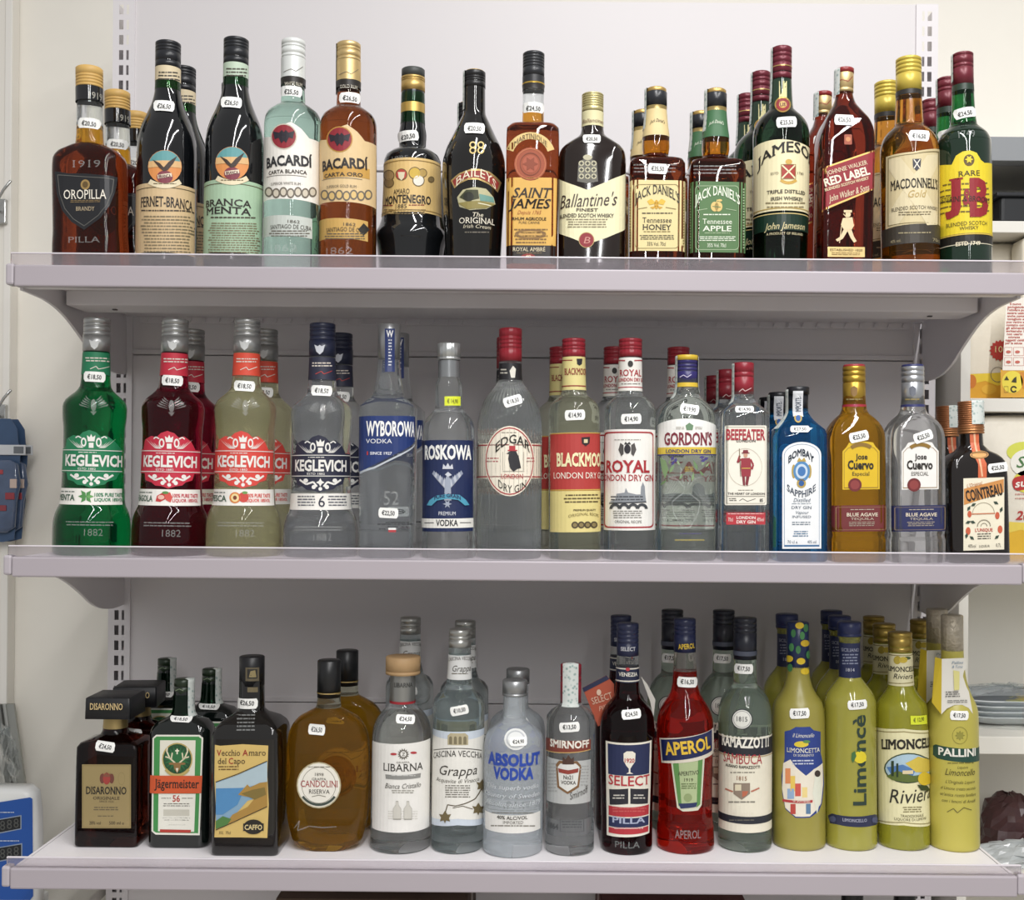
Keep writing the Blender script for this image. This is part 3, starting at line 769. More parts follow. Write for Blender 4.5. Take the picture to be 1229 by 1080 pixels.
def rum(cx, top, g, capm, lab, ink, words, label, gold, price):
    d = top - 70; y = lambda v: v + d
    b = Bottle('rum_bottle', label, B1, 0, cx, [(y(90), 46), (y(345), 53), (y(358), 76), (y(382), 106), (y(408), 118), (y(440), 122), (1012, 121)], g)
    b.cap(y(70), y(150), 51, capm, (.3, .45, .8), 5)
    n = b.band(y(150), y(238), capm, hw=51.5); n.line([(cx[0] - 42, y(205)), (cx[0] - 10, y(190)), (cx[0] + 10, y(200)), (cx[0] + 40, y(180))], '#6b6458', 2)
    n = b.band(y(238), y(268), mat('#26221f', .4), 'neck_band', 3, hw=51.5); n.text(words[3], cx[0] - 36, cx[0] + 36, y(246), y(260), '#cfc9ba', 'b')
    x = cx[1]
    a = b.label([(x - 140, y(490)), (x - 92, y(484)), (x - 60, y(440)), (x - 5, y(418)), (x + 40, y(450)), (x + 72, y(490)), (x + 140, y(512)), (x + 140, y(785)), (x - 140, y(772))], lab)
    mx, my = x - 36, y(482)
    a.poly(ell(mx, my, 56), '#c9bfae' if not gold else '#b98a3e').poly(ell(mx, my, 51), '#8e2530', 3)
    a.poly([(mx - 46, my - 22), (mx - 20, my - 16), (mx - 8, my - 28), (mx, my - 18), (mx + 8, my - 28), (mx + 20, my - 16), (mx + 46, my - 24), (mx + 38, my + 10), (mx + 22, my + 4), (mx + 10, my + 28), (mx, my + 18), (mx - 10, my + 30), (mx - 22, my + 6), (mx - 38, my + 12)], '#25202a', 5)
    a.text('BACARDÍ', x - 108, x + 84, y(562), y(606), ink, 'b', 2, bold=.035)
    if gold: a.poly(rect(x - 106, y(612), x + 92, y(656)), '#c79a4c')
    a.text(words[0], x - 100, x + 62, y(624), y(640), '#3a342c', 'b', 1)
    a.line([(x - 110, y(660)), (x + 60, y(657))], '#5a5248', 2).text(words[1], x - 95, x + 42, y(678), y(690), '#5a5248')
    for i in range(7): a.poly(ell(x - 100 + i * 31, y(722) + (i % 2) * 5, 17, 22), '#6d655a').poly(ell(x - 100 + i * 31, y(722) + (i % 2) * 5, 11, 15), '#cfc6b4' if not gold else '#d8b878', 3)
    a2 = b.label(rect(x - 122, y(838), x + 85, y(925)), '#c3c9c2' if not gold else '#c9a25a', 'lower_label')
    a2.text('SANTIAGO DE CUBA', x - 92, x + 80, y(862), y(880), '#3d382f', 's').text('1862', x - 20, x + 32, y(843), y(856), '#4d463b').lines(x - 100, x + 75, y(888), y(920), 3, '#5d564a')
    if gold: a2.poly([(x + 66, y(845)), (x + 92, y(872)), (x + 66, y(898)), (x + 42, y(872))], '#2a2622', 3)
    b.printed().text('1862', x - 92, x + 20, y(948), y(978), raised())
    b.price(cx[0] - 8 if not gold else cx[0] + 4, y(290 if not gold else 306), price, -4)
    return b
b = rum((188, 183), 70, glass('#bfe2d3', 0, 1.32), mat('#dfe2df', .35, .2), '#ece8e0', '#26262a', ('CARTA BLANCA', '· SUPERIOR WHITE RUM ·', '', 'WHITE RUM'), 'clear greenish white rum bottle with bat roundel and white label', False, '€25,50'); b.done()
b = rum((427, 424), 82, glass('#8f4a22', 0, 1.34), metal('#d9bd85', .4), '#dcc090', '#2a2320', ('CARTA ORO', '· SUPERIOR GOLD RUM ·', '', 'GOLD RUM'), 'amber gold rum bottle with bat roundel and gold label', True, '€26,50'); b.strip(-115, -70, 86, 300, 51); b.done()

b = Bottle('amaro_bottle', 'dark bulging amaro bottle with wide gold label and green neck', B1, 0, 702, [(200, 46), (300, 50), (340, 51), (385, 51), (430, 53), (480, 60), (525, 58), (543, 60), (552, 92), (570, 114), (592, 122), (700, 124), (835, 130), (880, 143), (905, 157), (925, 161), (960, 151), (1012, 136)], dark('#101214'), back=.035)
b.cap(193, 232, 50, mat('#3c3f3d', .5), (), 4); b.cap(230, 292, 51.5, metal('#c9a968', .4), (.18, .3), 1.5, name='closure_band', top=False)
b.band(300, 346, glass('#2f8a45'), 'green_neck', 2); b.band(346, 386, metal('#cfae62', .4), 'gold_ring', 3); b.band(386, 432, glass('#2f8a45'), 'green_neck', 2)
a = b.label(rect(550, 604, 855, 836), '#d8b878'); a.line([(555, 616), (850, 616)], '#8a6d35', 3).line([(555, 826), (850, 826)], '#8a6d35', 3)
for (x, y, r, h) in ((602, 650, 24, '#a5875a'), (602, 682, 22, '#8e744a'), (655, 646, 26, '#b5473c'), (712, 640, 27, '#c9a83e'), (728, 672, 26, '#e0dccf'), (745, 640, 20, '#b0924f'), (782, 668, 14, '#7d6a45')):
    a.poly(ell(x, y, r), '#6d5a36').poly(ell(x, y, r - 4), h, 3)
a.poly([(640, 636), (670, 636), (666, 660), (655, 672), (644, 660)], '#dcd2b5', 4)
a.text('AMARO', 622, 690, 708, 730, '#2a2521', 's').text('MONTENEGRO', 588, 780, 733, 768, '#2a2521', 'b').text('1885', 630, 678, 774, 792, '#3a332a', 's').lines(575, 625, 778, 788, 1, '#8a3c30').lines(685, 760, 776, 786, 1, '#8a3c30').lines(580, 760, 797, 822, 3, '#7d6a45')
b.printed().text('1885', 615, 685, 565, 582, raised())
b.price(685, 483, '€20,50', 8); b.done()

b = Bottle('cream_liqueur_bottle', 'black cream liqueur bottle with red arched band, foremost of its file', B1, 0, (971, 965), [(212, 43), (275, 46), (380, 48), (420, 64), (480, 92), (540, 121), (600, 135), (650, 136), (720, 134), (900, 125), (1012, 117)], dark('#121110'), 'black cream liqueur bottles')
b.cap(205, 276, 47, mat('#1a1a1c', .35), (.35, .5, .65), 4); b.cap(202, 212, 43, metal('#c9a860', .4), (), 3, name='cap_top')
a = b.label([(868, 672), (905, 640), (950, 624), (990, 622), (1035, 634), (1086, 682), (1070, 724), (1030, 688), (985, 668), (945, 668), (910, 684), (884, 706)], metal('#cdb074', .4))
a.poly([(876, 674), (908, 646), (951, 631), (990, 629), (1032, 641), (1076, 685), (1066, 712), (1030, 680), (986, 660), (943, 660), (908, 676), (886, 696)], '#93352f', 2)
a.text('BAILEYS', 892, 1062, 642, 678, '#ece2c6', 's', -2, 44)
a = b.label([(895, 745), (920, 712), (970, 700), (1020, 708), (1052, 745), (1060, 775), (1020, 795), (950, 800), (905, 785)], '#b9b48e', 'picture')
a.poly([(905, 745), (935, 712), (985, 712), (990, 750), (940, 762)], '#3d4028').poly([(990, 730), (1050, 745), (1055, 768), (995, 760)], '#6f9a8f', 3).poly([(900, 770), (980, 760), (1058, 775), (1015, 792), (940, 796)], '#8d8148', 4).poly(ell(945, 742, 22, 20), '#24261c', 5).line([(985, 770), (1040, 782)], '#e3dfc2', 4, 5)
a = b.printed(); a.text('The', 958, 1006, 810, 828, '#ddd5c0', 'si').text('ORIGINAL', 905, 1055, 832, 857, '#e6dfcd', 's').text('Irish Cream', 922, 1038, 862, 878, '#c9c0a8', 'i').lines(925, 1035, 893, 905, 1, '#6d675c')
for dx in (-17, 17):
    for dy in (-12, 12): a.poly(arcband(980 + dx, 530 + dy, 9, 15, 0, 359), '#d8bf7a')
b.price(970, 448, '€20,50', -2); b.strip(-120, -55, 206, 372, 47); b.done()
b.copy(944, 1.4, 'black cream liqueur bottle hidden behind the foremost black one')

b = Bottle('rum_bottle', 'square amber aged rum bottle with black cap and gold label', C1, 0, (182, 174), [(95, 42), (230, 45), (395, 47), (403, 70), (412, 96), (430, 111), (500, 113), (1000, 108)], glass('#93431f'), None, .9, .4, [(318, clear, 'glass_neck'), (398, glass('#dd9c3a'), 'amber_neck')])
b.cap(88, 192, 47, mat('#26282c', .35), (.15, .27, .39, .51, .63), 5); b.band(192, 222, mat('#2a2b2e', .4), hw=47); b.band(222, 228, metal('#d8b24e'), 'gold_ring', 3, hw=47); b.band(228, 252, mat('#2e2a27', .4), hw=46.5)
a = b.label(arcband(168, 535, 78, 108, 18, 162), '#d9bd7a', 'arched_label'); a.text('MARTINIQUE', 98, 240, 452, 474, '#4a3018', 's', 0, 36)
a = b.label(ell(168, 565, 70, 72), '#9c4a2a', 'seal'); a.outline(ell(168, 565, 66, 68), '#b96a40', .06).poly(ell(168, 565, 34, 38), '#a9553a').outline(ell(168, 565, 46, 50), '#7d3a20', .08, 3).poly(star(168, 565, 18, 34, 6), '#8a3f24', 4)
a = b.label([(60, 632), (282, 628), (276, 920), (62, 922)], '#d9ac55'); a.text('SAINT', 90, 250, 668, 710, '#2a1d14', 'sbi').text('JAMES', 78, 248, 716, 756, '#2a1d14', 'sbi').text('Depuis 1765', 112, 212, 766, 782, '#a35a2a', 'i').text('RHUM AGRICOLE', 90, 236, 795, 808, '#3a2a1c', 'b').text('PURE CANNE', 118, 208, 813, 823, '#3a2a1c').lines(95, 245, 845, 915, 5, '#7a5a30')
a.poly(ell(168, 868, 68, 22), '#8c6a38', 2).poly(ell(168, 868, 52, 13), '#c99e55', 3)
a = b.label([(62, 922), (277, 920), (276, 1000), (62, 1000)], mat('#241c18', .4), 'lower_label'); a.text('ROYAL AMBRÉ', 92, 232, 925, 942, '#e3d5b2', 's').poly(ell(158, 964, 30, 12), '#8c2f2a', 2).text('40', 146, 170, 958, 970, '#e3d5b2', 'b').lines(100, 225, 948, 954, 1, '#8c7a55')
b.price(180, 325, '€24,50', -2); b.done()

b = Bottle('whisky_bottle', 'broad flat dark whisky bottle with cream chevron label and red seal', C1, 0, (437, 431), [(275, 42), (345, 45), (410, 47), (440, 53), (455, 68), (470, 92), (490, 121), (520, 141), (560, 145), (1000, 143)], dark('#1a0f0a'), None, .52, .9)
b.cap(265, 346, 47, metal('#cfc48e', .4), (.12, .24, .36, .48, .6, .72), 4); b.band(346, 410, '#dcd5a8', hw=46.5).text('Ballantines', 395, 480, 368, 384, '#6a3a30', 'i')
a = b.label([(270, 628), (340, 650), (412, 676), (480, 648), (595, 604), (595, 845), (500, 882), (412, 912), (350, 886), (270, 862)], '#e6e0b8')
a.text("Ballantine's", 298, 535, 692, 748, '#3a2a26', 'i', 3).text('FINEST', 366, 460, 756, 770, '#4d4438', 'b').text('BLENDED SCOTCH WHISKY', 298, 528, 779, 795, '#4d4438', 'b').lines(320, 505, 802, 845, 4, '#857b62')
a.poly(ell(410, 893, 34), '#b9a16a').poly(ell(410, 893, 31), '#8c2730', 3).text('B', 398, 424, 880, 908, '#c98a80', 'i', l=5)
a = b.label([(375, 560), (395, 545), (435, 545), (455, 560), (460, 640), (415, 648), (370, 640)], mat('#57544a', .4), 'crest')
for i in range(9): a.poly(ell(388 + (i % 3) * 27, 562 + (i // 3) * 28, 12, 12), '#b9b498').poly(star(388 + (i % 3) * 27, 562 + (i // 3) * 28, 5, 9, 4), '#3a382f', 3)
a.poly(ell(415, 536, 20, 12), '#b9b498')
b.price(433, 457, '€20,50', 0, 76, 34); b.done()

def bourbon(cx, top, lab, ink, ink2, neck, word, label, group, emblem):
    d = top - 240; y = lambda v: v + d; x = cx[1] + 6
    b = Bottle('whiskey_bottle', label, C1, 0, cx, [(y(255), 43), (y(340), 46), (y(400), 51), (y(455), 57), (y(500), 58), (y(535), 53), (y(548), 62), (y(556), 88), (y(566), 107), (y(585), 117), (y(640), 118), (1000, 117)], glass('#8a3e1c'), group, 1, .3, [(y(530), glass('#b9751f'), 'amber_neck')])
    b.cap(y(258), y(322), 47, mat('#24262b', .3), (), 3); b.cap(y(240), y(266), 44, metal('#c9a763', .4), (), 6, name='cap_top'); b.band(y(322), y(338), metal('#b9a26a'), 'gold_ring', 2)
    b.band(y(338), y(455), neck).text("Jack Daniel's", cx[0] - 26, cx[0] + 34, y(372), y(386), ink, 'i', 0, 8)
    a = b.label(rect(x - 125, y(640), x + 126, y(945), 6), lab)
    a.outline(rect(x - 92, y(652), x + 96, y(930), 16), ink2, .02)
    a.text("JACK DANIEL'S", x - 92, x + 100, y(675), y(715), ink, 'sb', 0, 42)
    emblem(a, x, y)
    a.line([(x - 85, y(760)), (x - 40, y(752))], ink2, 3).line([(x + 40, y(752)), (x + 85, y(760))], ink2, 3)
    a.lines(x - 65, x + 72, y(775), y(786), 1, ink)
    a.text('Tennessee', x - 60, x + 66, y(796), y(818), ink, 's').text(word, x - 60, x + 64, y(826), y(849), ink, 'bs').lines(x - 55, x + 60, y(855), y(864), 1, ink2).lines(x - 75, x + 82, y(872), y(895), 3, ink).text('35% Vol. 70cl', x - 40, x + 40, y(902), y(918), ink)
    for sx in (-112, 116):
        for i in range(22): a.poly(rect(x + sx - 3, y(665 + i * 12), x + sx + 3, y(672 + i * 12)), ink2, 2)
    b.printed().lines(x - 100, x + 90, y(565), y(610), 3, raised(), .95, 1)
    return b
def bee(a, x, y):
    a.poly(ell(x, y(740), 9, 20), '#c99a2e', 3)
    for s in (-1, 1): a.poly([(x, y(735)), (x + s * 22, y(715)), (x + s * 40, y(725)), (x + s * 30, y(742))], '#d8b23e', 3).poly([(x, y(745)), (x + s * 28, y(752)), (x + s * 14, y(760))], '#c99a2e', 3)
def apple(a, x, y):
    a.poly(ell(x - 8, y(743), 17, 21), '#d8bb72', 3).poly(ell(x + 8, y(743), 17, 21), '#d8bb72', 3).line([(x, y(725)), (x + 3, y(713))], '#d8bb72', 4, 3).poly(ell(x + 14, y(716), 10, 5), '#d8bb72', 3).line([(x - 18, y(742)), (x + 18, y(746))], '#5c7a4a', 3, 4)
b = bourbon((711, 706), 240, '#dfcf96', '#2f2a1e', '#8a7848', '#dcc690', 'HONEY', 'square whiskey liqueur bottle with pale yellow bee label, foremost of its file', 'yellow label whiskey liqueurs', bee)
b.price(717, 586, '€35,50', -3); b.strip(-115, -60, 244, 420, 47); b.done(); b.copy(655, 1, 'square whiskey liqueur bottle standing behind the foremost yellow label one')
b = bourbon((966, 966), 246, '#4f7344', '#e3ead6', '#9ab08a', '#3f6b46', 'APPLE', 'square whiskey liqueur bottle with green apple label, foremost of its file', 'green label whiskey liqueurs', apple)
b.strip(-120, -55, 250, 430, 47); b.done(); b.copy(905, 1, 'square whiskey liqueur bottle standing behind the foremost green label one')

b = Bottle('whiskey_bottle', 'dark green whiskey bottle with cream arched label, foremost of its file', D1, 0, (199, 199), [(105, 38), (232, 42), (300, 45), (355, 50), (372, 68), (405, 98), (445, 114), (480, 117), (1005, 112)], glass('#24422c', 0, 1.4), 'green whiskey bottles with cream labels')
b.cap(97, 232, 42, mat('#6a2230', .35, .2), (.2, .32, .5, .8), 4); b.band(180, 184, metal('#d0b070'), 'gold_ring', 4, hw=42); b.band(236, 350, dark('#1c3524'), 'neck_foil', 1)
b.label(rect(192, 235, 224, 312), '#d8cf98', 'neck_strip'); a = b.label(ell(207, 333, 33), metal('#c9a860', .4), 'neck_seal', 2); a.poly(ell(207, 333, 27), '#8c2a30', 4).poly(ell(207, 333, 15), '#c9a860', 5).text('US', 196, 218, 326, 340, '#5a1f24', 'b', l=7)
a = b.label(arch(60, 340, 478, 560, 800), '#e6dcb4'); a.text('JAMESON', 104, 322, 518, 562, '#26231f', 'sb', 0, 62).line([(70, 790), (330, 790)], '#b59a55', 4)
a.poly(rect(203, 586, 258, 642), '#a33a30').line([(203, 586), (258, 642)], '#e6dcb4', 6, 4).line([(258, 586), (203, 642)], '#e6dcb4', 6, 4).outline(rect(200, 583, 261, 645), '#8a6a3a', .1, 4).poly(ell(232, 572, 14, 11), '#c9a24e').poly(arcband(231, 610, 44, 56, 230, 310), '#c9a24e')
a.text('ESTD', 158, 190, 616, 626, '#5d523c').text('1780', 268, 292, 616, 626, '#5d523c').text('TRIPLE DISTILLED', 142, 298, 688, 703, '#3a342a', 'b').text('IRISH WHISKEY', 158, 290, 717, 732, '#3a342a', 'b').lines(135, 300, 742, 775, 2, '#8a7d5c')
a = b.label(rect(60, 808, 340, 880), mat('#173024', .35), 'lower_label'); a.line([(70, 812), (330, 812)], '#c9b578', 4).text('John Jameson', 133, 295, 824, 852, '#d8cc9a', 'i', 1).text('A PRODUCT OF IRELAND', 140, 288, 866, 876, '#cfc49a')
b.price(222, 408, '€25,50', 3); b.strip(-120, -65, 100, 330, 42); b.done()
b.copy(117, 1, 'dark green whiskey bottle standing second in its file'); b.copy(58, 2, 'dark green whiskey bottle standing last in its file')

b = Bottle('whisky_bottle', 'square red-brown whisky bottle with slanted red label, foremost of its file', D1, 0, (466, 452), [(195, 30), (290, 34), (330, 44), (370, 66), (420, 90), (460, 102), (500, 106), (1005, 105)], glass('#86301c'), 'slanted red label whiskies', 1, .22)
b.cap(200, 286, 37, metal('#d8bf8a', .45), (.82,), 1.5, name='neck_capsule'); b.cap(185, 206, 38, mat('#8c2a2a', .35), (), 3)
b.printed().line([(435, 240), (455, 228), (480, 236), (498, 215)], '#a3543c', 3)
a = b.label([(330, 603), (590, 522), (590, 686), (330, 785)], metal('#d2b06a', .45)); a.poly([(330, 610), (590, 529), (590, 679), (330, 776)], '#8e1e2a', 1)
r = 16.5
a.text('JOHNNIE WALKER', 388, 562, 588, 606, '#e6d9b8', 's', r).text('RED LABEL', 380, 572, 616, 650, '#f0e6cf', 'b', r, bold=.03).text('BLENDED SCOTCH WHISKY', 382, 570, 658, 670, '#e0cfa8', 'b', r).text('John Walker & Sons', 394, 568, 690, 716, '#e6d9b8', 'i', r + 1)
a = b.printed()
a.poly(mv(ell(0, -58, 11, 12), 480, 850), '#e0c9a0').poly(mv([(-22, -42), (18, -46), (24, -10), (14, 8), (-18, 6), (-30, -14)], 480, 850), '#e0c9a0').poly(mv([(-18, 4), (0, 8), (-22, 44), (-44, 56), (-52, 48), (-34, 36)], 480, 850), '#e0c9a0').poly(mv([(-4, 8), (14, 4), (24, 34), (36, 54), (24, 60), (10, 40)], 480, 850), '#e0c9a0').line([(505, 838), (460, 790)], '#e0c9a0', 3).poly(mv(rect(-18, -76, 16, -66), 480, 850), '#e0c9a0').line([(452, 842), (444, 912)], '#e0c9a0', 3)
a.poly(rect(464, 458, 496, 500, 4), '#a3543c').poly(ell(480, 478, 10), '#c98a5a', 3)
a = b.label(rect(395, 928, 550, 970), metal('#d2b980', .45), 'lower_label'); a.text('ESTABLISHED 1820', 405, 540, 936, 946, '#5a4420').lines(410, 530, 952, 966, 2, '#7a6232')
b.price(463, 398, '€26,50', -2); b.strip(-130, -40, 190, 300, 40); b.done()
b.copy(378, 1, 'square red-brown whisky bottle standing behind the foremost slanted label one')

b = Bottle('whisky_bottle', 'light amber whisky bottle with yellow cap and beige cross label, foremost of its file', D1, 0, (733, 741), [(155, 46), (290, 52), (360, 55), (425, 60), (440, 78), (468, 102), (500, 114), (540, 119), (1005, 118)], glass('#c98a35'), 'yellow cap whiskies')
b.cap(142, 282, 52, mat('#cdb64e', .35, .25), (.12, .24, .36, .48), 4); b.band(282, 302, mat('#2a2825', .4), 'black_band', 2, hw=52.5)
a = b.label([(645, 545), (752, 530), (880, 527), (880, 850), (645, 848)], '#cfc096'); a.outline([(652, 552), (752, 538), (855, 535), (855, 840), (652, 838)], '#7a6c46', .02)
a.poly([(655, 560), (700, 552), (850, 800), (850, 838), (810, 838), (655, 600)], '#d8cba6').poly([(850, 545), (810, 545), (655, 790), (655, 836), (690, 836), (850, 590)], '#d8cba6', 1)
a.poly([(750, 560), (785, 560), (782, 595), (767, 610), (752, 595)], '#3a3a45', 4).line([(755, 562), (780, 600)], '#e6e0d0', 4, 6).line([(780, 562), (755, 600)], '#e6e0d0', 4, 6)
a.text("MACDONNELL'S", 662, 850, 640, 680, '#26221c', 'sb').text('Gold', 728, 800, 690, 720, '#b59a5a', 'i').text('BLENDED SCOTCH WHISKY', 665, 850, 755, 770, '#4a4232', 's').lines(690, 830, 780, 800, 2, '#6d6248')
a = b.label([(630, 852), (880, 852), (880, 932), (630, 928)], mat('#3d3830', .45), 'lower_label'); a.lines(690, 830, 866, 878, 1, '#9a8f70').text('40% vol.', 662, 702, 895, 908, '#a89c7a').text('70cl', 832, 856, 895, 908, '#a89c7a')
b.price(775, 465, '€16,50', -5); b.done()
b.copy(641, 1, 'light amber whisky bottle with yellow cap standing behind the foremost one')

b = Bottle('whisky_bottle', 'green whisky bottle with bright yellow label and red cap, foremost of its file', D1, 0, (959, 970), [(135, 38), (258, 43), (340, 46), (425, 56), (440, 72), (468, 98), (500, 108), (560, 109), (1005, 107)], glass('#1f6b34', 0, 1.36), 'yellow label green whiskies')
b.band(440, 1000, dark('#12281b'), 'dark_liquid', .5)
b.cap(122, 256, 43, mat('#6d2430', .35, .15), (.1, .34, .46), 4); b.band(256, 282, mat('#26382c', .4), 'neck_band', 2)
a = b.label([(845, 585), (915, 582), (932, 545), (960, 528), (990, 524), (1018, 535), (1035, 565), (1050, 578), (1100, 588), (1100, 890), (845, 890)], '#e0c92c')
a.poly(ell(986, 565, 22, 24), '#5d4a1e').poly(star(986, 562, 9, 18, 6), '#e0c92c', 4).text('RARE', 942, 1030, 608, 630, '#3a321c', 's')
a.lines(876, 1070, 660, 800, 6, '#6d5d22')
a.text('J', 893, 962, 640, 806, '#8e1e26', 'sb', l=6, bold=.045, fit=True).text('B', 988, 1062, 640, 803, '#8e1e26', 'sb', l=6, bold=.045, fit=True).text('&', 960, 998, 682, 750, '#8e1e26', 'b', l=7, bold=.03)
a.text('JUSTERINI & BROOKS', 874, 1066, 714, 736, '#2a2418', 's', -4, l=8)
a.text('BLENDED SCOTCH', 897, 1058, 820, 836, '#4d4220', '').text('WHISKY', 947, 1025, 840, 855, '#4d4220')
a = b.label(rect(845, 890, 1100, 936), mat('#1f1d19', .4), 'lower_label'); a.text('ESTD 1749', 932, 1032, 904, 920, '#e6dcc0', 'b').line([(850, 894), (1095, 894)], '#d0b24a', 5).line([(850, 934), (1095, 934)], '#cfc9b0', 3)
b.printed().text('1749', 940, 1010, 440, 468, raised(), 's')
b.price(968, 370, '€24,50', 10); b.strip(-125, -75, 126, 240, 43); b.done()
b.copy(893, 1, 'green whisky bottle with red cap standing second in its file'); b.copy(828, 2, 'green whisky bottle with red cap standing last in its file')
# ================================================================ bottles, shelf of vodkas, gins and tequilas
A2, B2, C2, D2 = (50, 370, 3.6), (330, 370, 3.6), (640, 380, 3.6), (900, 390, 3.599)
pure = glass('#eef2f2', 0, 1.42, .1, .05)
def flavoured(crop, cx, dy, g, lab, neckhex, word, fruit, label, price, group, white='#e8e6e0', ink=None, six=False, capm=None, pr=(-12, 296, -2)):
    x = cx[1] + 2; y = lambda v: v + dy; ink = ink or lab
    b = Bottle('vodka_bottle', label, crop, 1, cx, [(y(60), 50), (y(190), 55), (y(290), 59), (y(340), 64), (y(368), 86), (y(400), 121), (y(430), 131), (y(470), 130), (y(520), 125), (y(600), 124), (y(750), 127), (y(840), 132), (y(880), 148), (y(920), 157), (y(960), 159), (1052, 159)], g, group)
    cm = capm or metal('#a9aaa9', .35)
    b.cap(y(45), y(122), 55, cm, (.3, .45, .75), 4); b.cap(y(120), y(188), 57, cm, (), 1, name='neck_foil', top=False)
    q = b.printed(); ex = cx[0] - 12; q.poly([(ex - 22, y(135)), (ex - 8, y(142)), (ex, y(136)), (ex + 8, y(142)), (ex + 22, y(135)), (ex + 14, y(165)), (ex, y(178)), (ex - 14, y(165))], '#c9cbca' if capm is None else '#cfd2da', 5)
    n = b.band(y(194), y(290), neckhex); n.lines(cx[0] - 50, cx[0] + 45, y(212), y(236), 2, '#d9cfc4').line([(cx[0] - 30, y(262)), (cx[0] - 5, y(250)), (cx[0] + 5, y(262)), (cx[0] + 40, y(248))], '#e0d8cc' if not six else '#b5403c', 3)
    # scalloped ornament above and below the name band
    a = b.label([(x - 112, y(608)), (x - 106, y(565)), (x - 80, y(548)), (x - 58, y(553)), (x - 40, y(535)), (x - 12, y(525)), (x + 18, y(535)), (x + 36, y(553)), (x + 60, y(548)), (x + 88, y(570)), (x + 104, y(608))], lab, 'crest_label')
    for s in (-1, 1):
        for i in range(4): a.poly([(x - 4 + s * 98 - s * i * 16, y(560 + i * 8)), (x - 4 + s * 60 - s * i * 6, y(600)), (x - 4 + s * 50 - s * i * 6, y(604))], white, 2)
        a.poly(ell(x - 4 + s * 32, y(578), 12, 20), white, 2).poly(ell(x - 4 + s * 32, y(578), 6, 12), lab, 3).line([(x - 4 + s * 42, y(560)), (x - 4 + s * 56, y(552)), (x - 4 + s * 66, y(560))], white, 5, 2)
    a.poly([(x - 22, y(548)), (x - 10, y(556)), (x - 4, y(542)), (x + 2, y(556)), (x + 14, y(548)), (x + 10, y(574)), (x - 18, y(574))], white, 2).poly(rect(x - 14, y(580), x + 6, y(602)), white, 2)
    a = b.label([(x - 108, y(708)), (x - 104, y(740)), (x - 80, y(748)), (x - 64, y(762)), (x - 36, y(764)), (x - 8, y(774)), (x + 24, y(764)), (x + 52, y(760)), (x + 66, y(746)), (x + 92, y(738)), (x + 100, y(708))], lab, 'crest_label')
    for s in (-1, 1): a.line([(x - 4 + s * 88, y(718)), (x - 4 + s * 60, y(738)), (x - 4 + s * 30, y(728)), (x - 4 + s * 14, y(748))], white, 8, 2).poly(ell(x - 4 + s * 62, y(722), 10, 9), white, 2).poly(ell(x - 4 + s * 28, y(750), 9, 9), white, 2)
    a.poly(star(x - 4, y(730), 9, 18, 4), white, 2).poly(ell(x - 4, y(758), 8, 8), white, 2)
    a = b.label(rect(x - 170, y(608), x + 128, y(710)), lab, 'name_band'); a.line([(x - 124, y(615)), (x + 124, y(615))], white, 3).line([(x - 124, y(703)), (x + 124, y(703))], white, 3)
    a.text('KEGLEVICH', x - 110, x + 106, y(632), y(680), white, 'b', bold=.035).text('ESTD 1882', x - 60, x + 15, y(688), y(697), white).lines(x - 60, x + 20, y(620), y(627), 1, white)
    a = b.label(rect(x - 180, y(777), x + 128, y(846)), '#ece9e2', 'flavour_band')
    if six: a.text('6', x - 12, x + 16, y(788), y(836), '#26283a', 's').lines(x - 105, x - 22, y(788), y(838), 4, '#5a5c66').lines(x + 26, x + 112, y(788), y(838), 4, '#5a5c66')
    else:
        a.text(word, x - 128, x - 74, y(804), y(830), '#3d5a48', 'b').lines(x - 125, x - 74, y(790), y(800), 1, '#5d6a62').text('100% PURE TASTE', x + 10, x + 108, y(796), y(812), ink, 'b').text('LIQUOR 18%VOL', x + 10, x + 108, y(818), y(832), ink, 'b')
        fruit(a, x - 26, y(812))
    b.printed().text('1882', x - 35, x + 45, y(952), y(982), raised(), l=1).lines(x - 115, x + 90, y(920), y(945), 2, raised(), .95, 1)
    q = b.printed(); ex, ey = x + 6, y(418)
    q.poly(ell(ex, ey, 12, 26), raised(), 1)
    for s_ in (-1, 1):
        for i in range(5): q.poly(mv([(s_ * 10, 14 - i * 8), (s_ * (62 - i * 7), -6 - i * 9), (s_ * (58 - i * 7), 2 - i * 8)], ex, ey), raised(), 1)
    q.poly([(ex - 14, ey + 26), (ex, ey + 44), (ex + 14, ey + 26)], raised(), 1)
    b.price(cx[0] + pr[0], y(pr[1]), price, pr[2]); return b.done()
def mint(a, x, y):
    for r in (0, 50, 130, 180, 230, 310): a.poly(mv([(0, 0), (14, -9), (34, 0), (14, 9)], x, y, 1, r), '#4d8a4a' if r % 100 else '#6aa35c', 3)
def berry(a, x, y):
    a.poly(mv([(-36, 18), (-30, -6), (-6, -20), (12, -16), (6, 8), (-16, 20)], x, y), '#c23a3a', 3).poly(mv([(0, -18), (26, -22), (36, 0), (28, 22), (8, 12)], x, y), '#d05048', 4).poly(ell(x - 12, y, 14, 10), '#e6b8a8', 5).poly(ell(x + 6, y - 20, 14, 6), '#5a8a48', 5)
def peach(a, x, y):
    a.poly(ell(x - 12, y + 2, 24, 24), '#d9823e', 3).poly(ell(x - 12, y + 2, 17, 18), '#ecd49a', 4).poly(ell(x - 12, y + 2, 8, 9), '#7a3f28', 5).poly(ell(x + 24, y, 22, 22), '#c9443a', 3).poly(ell(x + 30, y - 20, 12, 6), '#6a9a50', 4)
flavoured(A2, (240, 216), 0, glass('#0a7a40', 0, 1.35), '#1c7a50', '#1d7650', 'MENTA', mint, 'green mint vodka bottle with green crest label', '€18,50', None)
